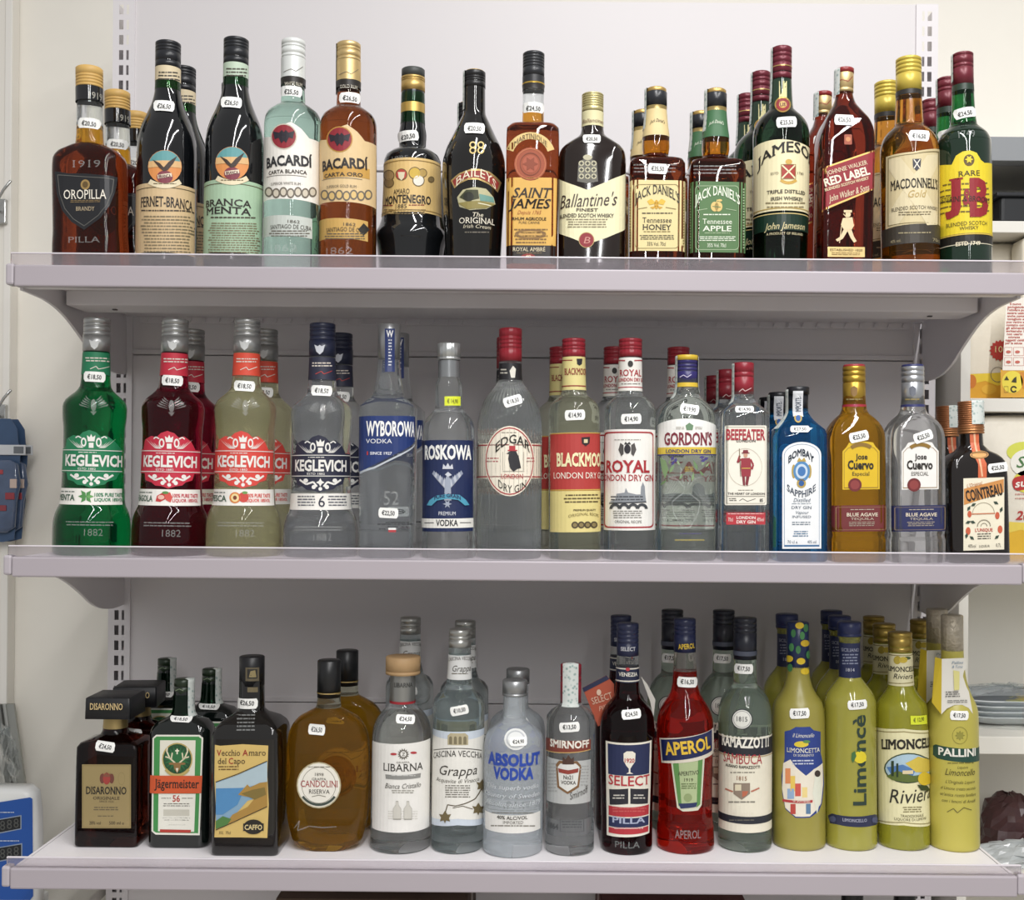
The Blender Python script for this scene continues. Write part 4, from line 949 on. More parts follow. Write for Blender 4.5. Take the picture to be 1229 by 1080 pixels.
b = flavoured(A2, (578, 553), 4, glass('#7a1028', 0, 1.35, 0, .08), '#c02840', '#bf2a3e', 'FRAGOLA', berry, 'dark red strawberry vodka bottle with red crest label, foremost of its file', '€18,50', 'red strawberry vodkas', pr=(-13, 308, -3))
b.copy(652, 1.1, 'dark red strawberry vodka bottle standing behind the foremost red one')
b = flavoured(A2, (889, 872), 4, glass('#e0deba', 0, 1.33, .12, .14), '#d5453c', '#d64b36', 'PESCA', peach, 'pale peach vodka bottle with coral crest label, foremost of its file', '€18,50', 'pale peach vodkas', pr=(-12, 332, -3))
b.copy(969, 1.1, 'pale peach vodka bottle standing behind the foremost coral label one')
b = flavoured(B2, (206, 198), 22, glass('#e6eaec', 0, 1.42, .1, .045), '#26283c', '#2a2c40', '', None, 'clear vodka bottle with navy crest label and navy cap, foremost of its file', '€18,50', 'navy crest vodkas', six=True, capm=mat('#23283f', .35), pr=(-4, 334, -3))
b.copy(284, 1.1, 'clear vodka bottle with navy cap standing behind the foremost navy crest one')

b = Bottle('vodka_bottle', 'clear vodka bottle with tall silver cap and slanted blue label, foremost of its file', B2, 1, (490, 490), [(80, 42), (225, 47), (290, 52), (340, 60), (385, 70), (400, 92), (425, 119), (460, 120), (1052, 118)], glass('#e6eaec', 0, 1.42, .1, .045), 'silver cap vodkas', 1, .7)
b.cap(70, 222, 48, metal('#a6a8aa', .28), (), 4)
a = Art(b, 'cap_strip'); a.sheet(rect(476, 88, 516, 275), mat('#1f2f63', .4), 5); a.text('W', 482, 510, 95, 124, '#e8e8ea', 'b', l=8).lines(490, 504, 135, 255, 9, '#c9ccd6', l=8)
a = b.label([(355, 470), (625, 468), (625, 575), (380, 704), (355, 704)], mat('#22366e', .35)); a.line([(368, 712), (430, 688), (625, 588)], '#b9c0c8', 8, 1)
a.text('WYBOROWA', 396, 600, 487, 550, '#f0f0ee', 'b', bold=.03).text('VODKA', 395, 506, 564, 583, '#e6e8ec').text('SINCE 1927', 412, 506, 620, 632, '#dfe2ea', 'b').poly(rect(398, 618, 404, 634), '#b53a3a', 3)
a = b.printed(); a.text('52', 470, 535, 790, 850, raised(), l=1).lines(430, 605, 930, 942, 1, '#3a3c40').poly(rect(490, 948, 523, 957), '#e8e8e6').poly(rect(490, 957, 523, 967), '#b3343a').lines(530, 575, 950, 966, 1, '#4a4c50').lines(448, 482, 950, 966, 1, '#4a4c50')
b.price(490, 884, '€22,50', -3); b.done(); b.copy(535, 1, 'clear vodka bottle with tall silver cap standing behind the foremost one')

b = Bottle('vodka_bottle', 'clear vodka bottle with short silver cap and navy eagle label', B2, 1, (752, 750), [(165, 42), (222, 45), (300, 46), (322, 55), (380, 58), (438, 61), (458, 80), (490, 104), (530, 112), (1052, 116)], pure)
b.cap(152, 224, 50, metal('#c3c6c6', .3), (.85,), 5, knurl=True); b.band(228, 300, mat('#8d9092', .25, .5), 'neck_foil', 1)
a = b.label(rect(638, 572, 855, 962), mat('#1d2a52', .4)); a.text('ROSKOWA', 650, 846, 590, 650, '#ecece8', 'b', bold=.04)
for s in (-1, 1):
    for i in range(6): a.poly(mv([(0, 40), (s * (66 - i * 9), -38 + i * 10), (s * (58 - i * 9), -52 + i * 6), (s * 6, 20)], 746, 752), '#b9bec9' if i % 2 else '#8e96a8', 2 + i)
a.poly([(732, 830), (735, 740), (746, 715), (758, 740), (762, 830)], '#9aa2b2', 8).poly([(735, 718), (748, 706), (764, 720), (748, 728)], '#c3c8d2', 9).poly([(724, 694), (728, 672), (738, 684), (747, 668), (756, 684), (766, 672), (770, 694)], '#c9ccd4', 3).poly(star(745, 845, 8, 20, 6), '#9aa2b2', 4)
a.poly([(660, 850), (672, 828), (700, 808), (745, 802), (795, 806), (822, 828), (836, 850), (818, 852), (790, 828), (745, 822), (702, 830), (680, 852)], '#4d9ab5', 10).text('PURE GRAIN', 692, 800, 806, 822, '#1d2a52', 'b', 0, 12, l=12)
a.text('PREMIUM', 708, 780, 878, 894, '#d5d8de').poly(rect(636, 906, 856, 946), '#e9e7e0').text('VODKA', 697, 790, 913, 940, '#26242a', 'b').line([(648, 926), (688, 926)], '#26242a', 3, 4).line([(798, 926), (845, 926)], '#26242a', 3, 4)
b.price(766, 401, '€ 14,90', 0, 64, 40, '#d8e234', '#6a6a20'); b.done()

b = Bottle('gin_bottle', 'ribbed clear gin bottle with cream round crow label, foremost of its file', B2, 1, (1018, 1012), [(100, 44), (228, 48), (310, 51), (330, 60), (350, 76), (390, 106), (430, 123), (480, 133), (560, 136), (1052, 136)], glass('#e6eaea', 0, 1.36, .12, .045), 'ribbed gin bottles', flute=44, amp=.02)
b.cap(88, 230, 49, mat('#93222f', .35), (.25, .37, .49, .61), 4, knurl=True); b.band(240, 312, mat('#232226', .4)).poly([(1020, 300), (1014, 270), (1028, 248), (1040, 262), (1036, 300)], '#e0ddd2', 3).lines(975, 1005, 262, 290, 2, '#b9b5aa')
a = b.label(rect(870, 586, 1160, 736), '#e9e0cc', 'band_label'); a.line([(875, 594), (1155, 594)], '#a83238', 5).line([(875, 728), (1155, 728)], '#a83238', 5)
a = b.label(ell(1014, 660, 106, 152, 32), '#ece4d2', l=3); a.outline(ell(1014, 660, 102, 146, 32), '#a83238', .035, 5)
a.text('EDGAR', 955, 1100, 566, 604, '#26241f', 'sb', 0, 40, l=7).text('LONDON', 978, 1070, 716, 736, '#b03038', 's', l=7).text('DRY GIN', 966, 1084, 752, 784, '#26241f', 's', 0, -26, l=7)
a.poly([(1012, 622), (1022, 612), (1040, 616), (1052, 640), (1062, 690), (1046, 694), (1030, 706), (1016, 690), (1008, 650)], '#26252a', 7).poly([(1000, 628), (1014, 618), (1018, 630)], '#3a393c', 7).poly(rect(1012, 594, 1038, 614), '#b03038', 8).line([(1006, 614), (1046, 614)], '#b03038', 5, 8).line([(985, 620), (985, 700)], '#a8a294', 2, 6).line([(1074, 620), (1074, 700)], '#a8a294', 2, 6).line([(985, 704), (1076, 704)], '#a8a294', 3, 6).lines(915, 970, 645, 672, 2, '#b06a68').lines(1085, 1120, 645, 672, 2, '#b06a68').lines(975, 1050, 535, 545, 1, '#8a8272')
b.price(1027, 400, '€18,50', 17, 78, 42); b.done(); b.copy(1005, 1, 'ribbed clear gin bottle standing behind the foremost crow label one')

def drygin(cx, label, group, kind):
    b = Bottle('gin_bottle', label, C2, 1, cx, [(110, 45), (175, 49), (318, 52), (343, 60), (362, 86), (392, 107), (420, 111), (1030, 112)], glass('#eef0dc' if kind else '#e8eceb', 0, 1.42, .1, .045), group)
    b.cap(97, 176, 50, mat('#93222f', .35), (.2, .45, .6), 4, knurl=True); x = cx[1]
    if kind:
        n = b.band(177, 320, '#dccf8c'); n.text('BLACKMOOR', cx[0] - 38, cx[0] + 50, 222, 250, '#8e2a2c', 'sb').poly([(cx[0] + 12, 182), (cx[0] + 36, 182), (cx[0] + 34, 205), (cx[0] + 24, 212), (cx[0] + 14, 205)], '#26242a', 3).line([(cx[0] - 50, 190), (cx[0] - 6, 188)], '#8e2a2c', 4).line([(cx[0] - 50, 302), (cx[0] + 50, 302)], '#8e2a2c', 5)
        a = b.label(rect(x - 106, 504, x + 122, 752), '#b03a36'); a.poly(rect(x - 106, 752, x + 122, 928), '#dfd08a', 1).line([(x - 104, 506), (x + 120, 506)], '#c9a24e', 4).line([(x - 104, 748), (x + 120, 748)], '#c9a24e', 5)
        a.text('BLACKMOOR', x - 78, x + 128, 588, 645, '#efe6b8', 'sb', bold=.03).text('LONDON DRY GIN', x - 90, x + 122, 673, 699, '#f0e8d8', 's').poly([(x + 28, 522), (x + 64, 520), (x + 62, 548), (x + 46, 560), (x + 30, 548)], '#2a2024', 3).poly(rect(x + 38, 530, x + 54, 546), '#d8c9a0', 4)
        a.lines(x - 50, x + 108, 768, 812, 3, '#5a4a2a').text('PREMIUM QUALITY', x - 6, x + 88, 832, 840, '#5a4a2a', 'b').text('ORIGINAL RECIPE', x - 28, x + 100, 852, 864, '#7a6a3a', '', 0, 10)
        for i in range(4): a.poly(ell(x + i * 27, 900, 15, 15), '#4a3f2c', 3).poly(ell(x + i * 27, 900, 9, 9), '#8a7a4e', 4)

    else:
        n = b.band(181, 325, '#e9e6df'); c = cx[0]
        n.text('ROYAL', c - 44, c + 44, 228, 256, '#a82c34', 'sb').text('LONDON DRY GIN', c - 48, c + 50, 264, 279, '#a82c34', 'b').line([(c - 50, 190), (c - 22, 190)], '#a82c34', 5).line([(c + 16, 190), (c + 50, 190)], '#a82c34', 5).poly(ell(c, 204, 11, 14), '#2f2d2c', 3).line([(c - 52, 308), (c + 52, 308)], '#a82c34', 4).lines(c - 40, c + 44, 288, 298, 1, '#8a8680')
        a = b.label(rect(x - 113, 490, x + 111, 920), '#eceae4'); a.outline(rect(x - 107, 498, x + 103, 912, 16), '#a82c34', .03)
        a.poly(ell(x - 8, 572, 14, 20), '#26242a', 3)
        for s in (-1, 1): a.poly(mv([(s * 16, -20), (s * 30, -30), (s * 38, 0), (s * 26, 28), (s * 16, 18)], x - 8, 575), '#4d4a48', 3)
        a.poly([(x - 22, 552), (x - 16, 540), (x - 8, 548), (x, 540), (x + 8, 552)], '#3a3836', 4).lines(x - 65, x + 50, 530, 538, 1, '#9a968e')
        a.text('ROYAL', x - 98, x + 86, 620, 672, '#a82c34', 'sb', bold=.03).text('LONDON DRY GIN', x - 108, x + 100, 682, 709, '#a82c34', 'sb')
        a.poly([(x - 85, 800), (x - 60, 790), (x - 55, 765), (x - 20, 760), (x - 15, 740), (x - 5, 760), (x + 30, 768), (x + 48, 768), (x + 50, 735), (x + 58, 715), (x + 66, 735), (x + 68, 770), (x + 72, 800), (x + 30, 806), (x - 30, 806)], '#8d9298', 2)
        for i in range(4): a.poly(arcband(x - 60 + i * 38, 830, 12, 24, 0, 180), '#3f4246', 4)
        a.lines(x - 80, x + 60, 775, 800, 2, '#4a4d52').line([(x - 85, 806), (x + 72, 800)], '#3f4246', 5, 4).lines(x - 75, x + 60, 838, 875, 4, '#7d7a74').text('ORIGINAL RECIPE', x - 62, x + 52, 880, 892, '#5d5a55')
    return b
b = drygin((175, 180), 'clear gin bottle with red and yellow label, foremost of its file', 'red and yellow label gins', True); b.price(180, 425, '€14,90', 2); b.done()
b.copy(118, 1, 'clear gin bottle with red and yellow label standing behind the foremost one')
b = drygin((420, 415), 'clear gin bottle with white label and red royal lettering, foremost of its file', 'white royal label gins', False); b.price(423, 442, '€14,90', 2); b.done()
b.copy(352, 1, 'clear gin bottle with white royal label standing behind the foremost one'); b.copy(628, .98, 'clear gin bottle with white royal label standing behind the floral gin')

b = Bottle('gin_bottle', 'embossed clear gin bottle with yellow band and purple cap', C2, 1, (664, 660), [(195, 44), (305, 48), (343, 58), (370, 86), (395, 110), (430, 122), (480, 126), (1030, 127)], glass('#e6ece6', 0, 1.42, .1, .045), None, .8, 1)
b.cap(186, 288, 46, mat('#2f2a66', .35), (.2, .35, .5), 1.5, name='capsule'); b.cap(168, 190, 48, mat('#d8b83a', .35), (), 3); b.band(288, 306, mat('#d8b83a', .4), 'cap_band', 3, hw=47)
b.printed().line([(635, 262), (650, 252), (665, 262), (682, 250)], '#cfc9e0', 3, 6)
a = b.label(arch(520, 800, 440, 492, 566), '#ecebe6'); a.text("GORDON'S", 568, 770, 500, 553, '#7a2433', 'sb', bold=.03).poly([(658, 470), (674, 458), (692, 470), (688, 490), (662, 490)], '#6a8a6a', 3).lines(615, 655, 476, 490, 2, '#a8a49a').lines(698, 730, 476, 490, 2, '#a8a49a')
a = b.label(rect(520, 566, 800, 598), '#d8bd42', 'yellow_band'); a.text('LONDON DRY GIN', 575, 765, 573, 588, '#3a346a', 'b').line([(522, 598), (798, 598)], '#34307a', 5)
lf = ['#7d9a6c', '#69875a', '#8fa67c']
a = b.label([(548, 606), (572, 620), (585, 660), (570, 700), (556, 660)], lf[0], 'leaf_print')
for i, (ux, uy, L, r) in enumerate(((600, 655, 50, 60), (565, 715, 40, 40), (625, 628, 36, 120), (590, 625, 26, 80), (700, 640, 52, 115), (735, 625, 40, 70), (690, 690, 44, 80), (725, 675, 36, 130), (752, 640, 30, 50), (640, 690, 34, 55))): a.poly(mv([(-L / 2, 0), (-L / 8, -L / 7), (L / 2, 0), (-L / 8, L / 7)], ux, uy, 1, r), lf[i % 3], 1)
for (ux, uy) in ((602, 612), (616, 620), (604, 632), (728, 608), (745, 614), (733, 622)): a.poly(mv([(-12, 0), (0, -7), (12, 0), (0, 7)], ux, uy, 1, ux), '#4a4080', 3)
a.lines(652, 695, 648, 672, 4, '#b5a13e')
a = b.printed()
for s in (-1, 1):
    a.line([(660 + s * 10, 760), (660 + s * 60, 800), (660 + s * 52, 850), (660 + s * 20, 905), (660, 912)], raised(), 5, 1)
    for i in range(6): a.line([(660 + s * (30 + i * 4), 750 - i * 14), (660 + s * (70 + i * 7), 790 + i * 4), (660 + s * (88 + i * 5), 880 + i * 4), (660 + s * (80 + i * 6), 920)], raised(), 3, 1)
    a.line([(660 + s * 5, 742), (660 + s * 40, 700), (660 + s * 80, 690)], raised(), 4, 1).line([(660 + s * 5, 730), (660 + s * 24, 690), (660 + s * 20, 650)], raised(), 4, 1)
a.text('GIN', 630, 690, 820, 838, raised(), l=1).text('LONDON', 622, 698, 850, 866, raised(), l=1).text('1769', 636, 684, 876, 892, raised(), l=1).lines(625, 730, 935, 945, 1, '#55507a').lines(610, 740, 962, 976, 1, '#a89a55')
b.price(675, 400, '€19,90', -8, 80, 42); b.strip(-115, -60, 172, 356, 47); b.strip(65, 112, 176, 330, 47); b.done()

b = Bottle('gin_bottle', 'square clear gin bottle with red cap and cream guardsman label, foremost of its file', C2, 1, (908, 903), [(212, 40), (340, 45), (370, 53), (390, 72), (412, 94), (440, 99), (700, 101), (1030, 102)], glass('#e4e8e8', 0, 1.42, .1, .04), 'square red cap gins', 1, .28)
b.cap(200, 338, 45, mat('#8e2230', .35), (.3, .45), 4); b.printed().line([(890, 325), (905, 312), (915, 322), (940, 308)], '#d8b8b5', 3, 6)
a = b.label(rect(828, 470, 1008, 814, 6), '#ebe6d8'); a.outline(rect(834, 476, 1002, 808, 6), '#a8a394', .015)
a.text('BEEFEATER', 835, 1002, 486, 532, '#a52c38', 'b', bold=.03).text('LONDON', 878, 960, 531, 542, '#3a3632', 'b').outline(ell(915, 650, 74, 82), '#c9c2b2', .03)
a.poly(ell(917, 598, 9, 11), '#c99a82', 4).poly([(905, 588), (907, 576), (927, 576), (929, 588)], '#7d2a34', 5).line([(900, 589), (934, 589)], '#7d2a34', 4, 5).poly([(898, 612), (936, 610), (942, 650), (938, 690), (900, 690), (896, 650)], '#96303c', 4).poly([(902, 690), (914, 690), (915, 730), (906, 728)], '#7d2a34', 4).poly([(920, 690), (934, 690), (926, 732), (916, 724)], '#7d2a34', 4).line([(898, 616), (882, 630), (892, 600)], '#96303c', 8, 4).line([(938, 616), (950, 640), (944, 660)], '#96303c', 8, 4).line([(890, 570), (896, 690)], '#6a5a3a', 3, 5).line([(900, 655), (938, 655)], '#c9a24e', 4, 6)
a.lines(880, 955, 748, 754, 1, '#6a655a').text('THE HEART OF LONDON', 840, 1000, 760, 769, '#3a3632', 'b').line([(838, 776), (1000, 776)], '#6a655a', 2).lines(845, 880, 784, 800, 2, '#5a564e').line([(890, 795), (905, 786), (925, 798), (960, 786)], '#3a3632', 2).text('85', 978, 992, 786, 800, '#3a3632', 'b')
a = b.label(rect(834, 846, 1002, 898), '#b5303a', 'lower_label'); a.text('LONDON', 878, 960, 862, 874, '#f0e8e0', 'b').text('DRY GIN', 878, 960, 880, 893, '#f0e8e0', 'b').lines(840, 996, 850, 857, 1, '#e6c9c4', .98).text('70cl', 842, 862, 868, 884, '#f0e8e0').text('40%vol', 966, 996, 868, 884, '#f0e8e0')
b.price(912, 400, '€14,90', 0, 80, 28); b.strip(-120, -60, 205, 380, 46); b.done()
b.copy(838, 1, 'square clear gin bottle with red cap standing second in its file'); b.copy(784, 2, 'square clear gin bottle with red cap standing last in its file')

b = Bottle('gin_bottle', 'square blue glass gin bottle with white arched label, foremost of its file', D2, 1, (208, 205), [(285, 42), (330, 42), (380, 44), (400, 55), (430, 78), (455, 100), (480, 107), (1010, 109)], glass('#2284c4', 0, 1.36, 0, .12), 'blue glass gins', 1, .3)
b.cap(268, 300, 48, mat('#1d1f24', .35), (), 4); b.cap(298, 372, 43, mat('#1b1e26', .35), (), 1, name='neck_foil', top=False)
a = Art(b, 'neck_strip'); a.sheet(rect(188, 285, 229, 395), '#d8dade', 6); a.text('IMPORTED', 172, 246, 328, 350, '#5a6270', 'b', 90, l=8); a.poly(ell(208, 402, 16, 20), '#b59a4e', 8).poly(ell(208, 402, 10, 13), '#2a5a9a', 9)
a = b.label(arch(140, 308, 505, 560, 966), '#e9ebec'); a.outline(arch(148, 300, 514, 564, 957), '#3a6a94', .02).text('BOMBAY', 166, 276, 552, 582, '#2a3a4e', 'b', 0, 34).text('SAPPHIRE', 160, 284, 700, 728, '#2a3a4e', 'sb', 0, -30)
a.poly(ell(223, 632, 36, 44), '#4f86b8', 3).poly(ell(223, 632, 26, 32), '#c3d3e2', 4).poly(ell(223, 632, 17, 21), '#3f74b0', 5).poly(ell(222, 684, 20, 20), '#b59a4e', 3).poly(ell(222, 684, 12, 12), '#2a5a9a', 4).poly([(203, 590), (212, 572), (223, 584), (234, 572), (243, 590)], '#b59a4e', 4)
for s in (-1, 1): a.poly(ell(223 + s * 34, 632, 9, 30), '#b59a4e', 2)
a.text('Distilled', 188, 258, 748, 764, '#4a5a6c', 'i').lines(180, 264, 770, 776, 1, '#7a8894').text('DRY GIN', 180, 266, 782, 794, '#3a4a5e', 's').text('Vapour', 195, 252, 803, 816, '#4a5a6c', 'i').text('INFUSED', 182, 264, 823, 833, '#3a4a5e', 's').lines(180, 262, 850, 868, 2, '#6a7886').lines(185, 255, 890, 918, 3, '#3f6a8e').text('70 cl e', 162, 205, 930, 943, '#4a5a6c').text('40% vol', 248, 286, 930, 943, '#4a5a6c')
b.price(215, 449, '€27,50', 0, 82, 28); b.strip(-130, -62, 280, 450, 44, lift=.003); b.done()
b.copy(126, 1, 'square blue glass gin bottle standing second in its file'); b.copy(84, 2, 'square blue glass gin bottle standing last in its file')

def tequila(cx, g, capm, lab, lab2, words, label, price, px, pr, topm):
    b = Bottle('tequila_bottle', label, D2, 1, cx, [(185, 44), (352, 50), (385, 60), (405, 80), (440, 103), (470, 113), (500, 116), (880, 116), (905, 111), (925, 116), (1010, 115)], g, 'arched label tequilas' if False else None, .85, .42)
    c, x = cx
    b.cap(180, 352, 48, capm, (.12, .24, .4), 3); b.cap(172, 186, 46, topm, (), 3, name='cap_top'); b.band(345, 356, topm, 'cap_ring', 3, hw=48.5)
    q = b.printed(); q.poly([(c - 14, 272), (c, 262), (c + 14, 272), (c + 12, 300), (c, 310), (c - 12, 300)], '#8a6a3a' if lab != '#e9e7e2' else '#6a6e78', 6).lines(c - 32, c + 34, 318, 332, 1, '#8a7a4a', l=6)
    x = x + 27
    a = b.label([(x - 80, 545), (x - 62, 525), (x - 52, 508), (x, 500), (x + 52, 508), (x + 62, 525), (x + 80, 545), (x + 80, 710), (x - 80, 710)], lab)
    a.outline([(x - 74, 550), (x - 56, 530), (x, 520), (x + 56, 530), (x + 74, 550), (x + 74, 704), (x - 74, 704)], '#8a6a2a', .025).poly(arcband(x, 590, 66, 82, 55, 125), '#8a6a2a', 4)
    a.text('Jose', x - 24, x + 28, 556, 580, '#26201a', 'b').text('Cuervo', x - 58, x + 54, 584, 622, '#26201a', 'sb', bold=.035).text(words, x - 38, x + 36, 634, 650, '#3a3024', 's')
    a.poly(ell(x - 27, 690, 29), '#6d2426', 5).poly(ell(x - 27, 690, 20), '#8a3a38', 6)
    a = b.label(rect(x - 150, 778, x + 150, 890), lab2, 'lower_label'); a.text('BLUE AGAVE', x - 62, x + 72, 811, 826, '#d8cdb8', 'b').text('TEQUILA', x - 45, x + 55, 832, 842, '#c3b8a5').lines(x - 60, x + 66, 850, 872, 3, '#a59a8a').outline(rect(x - 108, 786, x + 106, 884, 4), '#c3a87a', .015).lines(x - 50, x + 60, 795, 803, 1, '#b5aa98')
    b.price(x + px, 482, price, pr); return b.done()
tequila((450, 453), glass('#c8921e', 0, 1.35, 0, .12), metal('#b8963c', .35), '#d9b51f', mat('#6d2a2c', .45), 'Especial', 'golden tequila bottle with yellow arched label and maroon band', '€25,50', -10, 12, mat('#a02c38', .4))
tequila((703, 708), glass('#e8eae8', 0, 1.42, .1, .04), metal('#b3b6ba', .3), '#e9e7e2', mat('#252a56', .45), 'ESPECIAL', 'clear tequila bottle with white arched label and navy band', '€25,50', 12, 18, mat('#2f3466', .4))

b = Bottle('orange_liqueur_bottle', 'square black-brown orange liqueur bottle with copper cap and ribbon, foremost of its file', D2, 1, (952, 968), [(345, 46), (470, 48), (520, 50), (545, 70), (560, 94), (590, 118), (620, 125), (700, 127), (1010, 128)], dark('#140e0c'), 'copper cap orange liqueurs', .75, .35)
b.cap(330, 442, 53, metal('#a8704a', .4), tuple(.08 * i for i in range(1, 12)), 3); b.cap(440, 470, 55, metal('#b07a50', .4), (.3, .7), 2, name='cap_skirt', top=False)
a = Art(b, 'ribbon'); a.sheet([(950, 470), (988, 470), (1000, 560), (1022, 600), (1022, 660), (985, 660), (985, 600), (965, 560)], mat('#c9623a', .5), 2); a.line([(969, 470), (985, 560), (1003, 655)], '#dfb08a', 8, 4)
a = b.label(ell(990, 560, 40, 17), metal('#b58a58', .4), 'medallion', 5); a.outline(ell(990, 560, 36, 14), '#6a4a2a', .12, 7)
a = b.label(rect(922, 660, 1098, 972), '#e6dfc8')
a.poly([(924, 705), (1096, 668), (1096, 725), (924, 775)], '#c98a4a', 2).text('COINTREAU', 930, 1090, 700, 748, '#1f1a18', 'b', 10, bold=.03).text('L\'Original', 935, 1000, 680, 695, '#b5703a', 'i', 10)
a.poly(arcband(1008, 815, 46, 49, 0, 180), '#a59c86').line([(958, 815), (1058, 815)], '#c07a58', 5).poly(arcband(1010, 870, 26, 30, 0, 180), '#8a8270', 3).poly(arcband(1010, 870, 12, 15, 0, 180), '#8a8270', 3).text('L\'UNIQUE', 972, 1048, 878, 892, '#b5483a', 'b').lines(980, 1042, 900, 930, 3, '#4a463e')
for (ux, uy, r) in ((948, 815, 11), (1068, 825, 12), (942, 888, 13), (1080, 885, 13), (1046, 850, 0)):
    if r: a.poly(ell(ux, uy, r * .8, r * 1.3), '#c25a3c', 3)
for (ux, uy, r) in ((965, 775, 30), (1062, 770, -30), (945, 790, 60), (942, 850, 20), (1085, 800, 70), (958, 918, -40), (1066, 918, 40), (935, 908, 80), (962, 850, -20)): a.poly(mv([(-13, 0), (0, -7), (13, 0), (0, 7)], ux, uy, 1, r), '#2f4236', 4)
a.text('40%vol', 942, 975, 945, 960, '#5a564c').text('LIQUEUR', 990, 1035, 950, 960, '#5a564c').text('0,7L', 1062, 1084, 945, 960, '#5a564c')
b.price(1068, 618, '€25,50', 6, 82, 40); b.strip(-15, 75, 329, 430, 54, lift=.0008); b.done()
b.copy(856, 1, 'square black-brown orange liqueur bottle standing behind the foremost copper cap one')
# ================================================================ bottles, shelf of amari, grappas and lemon liqueurs
A3, B3, C3, D3 = (60, 740, 3.373), (330, 730, 3.375), (630, 720, 3.273), (900, 720, 3.2736)
b = Bottle('amaretto_bottle', 'square dark amaretto bottle with big black block cap, foremost of its file', A3, 2, (266, 260), [(385, 44), (445, 47), (470, 54), (484, 84), (494, 112), (510, 123), (600, 125), (940, 127)], glass('#3f150c', 0, 1.4), 'block cap amarettos', .78, .2, base=935)
b.cap(312, 397, 89, mat('#17181b', .45), (), 5, hw1=91, dr=1., k=.1); b.band(398, 446, metal('#b09a68', .4), 'gold_collar', 3)
kz = b.k_ * 91
fa = Face(b.root, b.Zc - kz - .0004, A3); ar = Art(fa, 'print'); ar.text('DISARONNO', 162, 294, 350, 376, mat('#cdb583', .4), 'sb'); fa.done()
a = b.label(rect(130, 598, 328, 856), metal('#b5a274', .5)); a.outline(rect(134, 602, 324, 852), '#8a7848', .012)
a.text('DISARONNO', 147, 310, 688, 718, '#1f1c18', 'sb').text('ORIGINALE', 175, 282, 728, 740, '#4a4232', 's').text('SINCE 1525', 200, 258, 744, 751, '#5a5240').lines(172, 282, 770, 788, 2, '#6a604a').lines(190, 260, 805, 812, 1, '#6a604a').text('28% vol', 160, 206, 828, 841, '#4a4232').text('500 ml e', 240, 300, 828, 841, '#4a4232')
a.poly(ell(230, 655, 15, 24), '#9a3a34', 3).poly(ell(212, 655, 10, 20), '#6a3a30', 2).poly(ell(250, 655, 10, 20), '#6a3a30', 2).poly([(214, 632), (222, 640), (230, 628), (238, 640), (246, 632), (242, 648), (218, 648)], '#7d4a38', 4).outline(ell(290, 655, 14, 26), '#9a8858', .08, 2)
b.price(225, 525, '€24,50', -8); b.done()
b.copy(362, .9, 'square dark amaretto bottle with block cap standing behind the foremost one', 6)

b = Bottle('herbal_liqueur_bottle', 'dark green herbal liqueur bottle with stag label and orange band, foremost of its file', A3, 2, (541, 534), [(262, 34), (310, 38), (390, 44), (404, 58), (418, 94), (440, 112), (465, 119), (940, 120)], dark('#0c1210'), 'stag label liqueurs', .62, .5, base=938)
b.cap(250, 312, 37, mat('#22301f', .35, .2), (.5,), 4); b.band(312, 396, glass('#1d5a34'), 'green_neck', 1); b.printed().line([(510, 300), (525, 292), (540, 300)], '#8a9a7a', 2, 6)
a = b.label([(416, 492), (430, 478), (606, 478), (620, 490), (606, 884), (428, 882), (412, 868)], '#e4e2d6'); a.poly([(422, 494), (432, 485), (602, 485), (613, 494), (600, 876), (430, 874), (419, 866)], '#3f8a48', 1)
a.poly([(446, 500), (590, 500), (586, 650), (444, 650)], '#dedccb', 2).poly(ell(516, 576, 62, 66), '#b5a060', 3).poly(ell(516, 576, 57, 61), '#1f4a2c', 4).poly(star(516, 576, 30, 56, 20), '#2a6a3c', 5)
for s in (-1, 1): a.line([(516 + s * 8, 592), (516 + s * 30, 572), (516 + s * 42, 545), (516 + s * 40, 528)], '#d9d0b0', 6, 6).line([(516 + s * 30, 572), (516 + s * 48, 566)], '#d9d0b0', 5, 6).line([(516 + s * 24, 578), (516 + s * 20, 550)], '#d9d0b0', 5, 6).poly(ell(516 + s * 22, 594, 12, 5), '#8a6a3e', 7)
a.poly([(500, 590), (532, 590), (528, 615), (516, 632), (504, 615)], '#8a6a3e', 8).poly([(510, 612), (522, 612), (516, 630)], '#e0d8c0', 9).line([(516, 534), (516, 556)], '#f0ead0', 5, 7).line([(508, 542), (524, 542)], '#f0ead0', 5, 7).poly(arcband(516, 585, 50, 62, 215, 325), '#b5a060', 8)
a.poly([(410, 640), (616, 642), (612, 713), (408, 712)], '#c9542a', 9).text('Jägermeister', 425, 604, 656, 692, '#1f1a14', 'sb', l=11)
a.poly([(440, 716), (590, 716), (584, 870), (438, 868)], '#e2e0d4', 3).text('56', 497, 527, 722, 748, '#b03a30', 'b').lines(450, 492, 733, 740, 1, '#5a564a').lines(534, 580, 733, 740, 1, '#5a564a').lines(455, 570, 755, 772, 2, '#6a665a').poly(rect(460, 780, 565, 806), '#c3c0b2', 4).lines(455, 570, 812, 830, 2, '#6a665a').lines(480, 548, 840, 848, 1, '#6a665a').poly([(446, 860), (572, 862), (570, 874), (446, 872)], '#b03a30', 5)
b.price(530, 413, '€18,50', -3, 84, 28); b.strip(40, 125, 250, 398, 40, lift=.0015); b.done()
b.copy(470, 1.95, 'dark green herbal liqueur bottle standing behind the block caps'); b.copy(652, .95, 'dark green herbal liqueur bottle standing behind the coast label bottle')

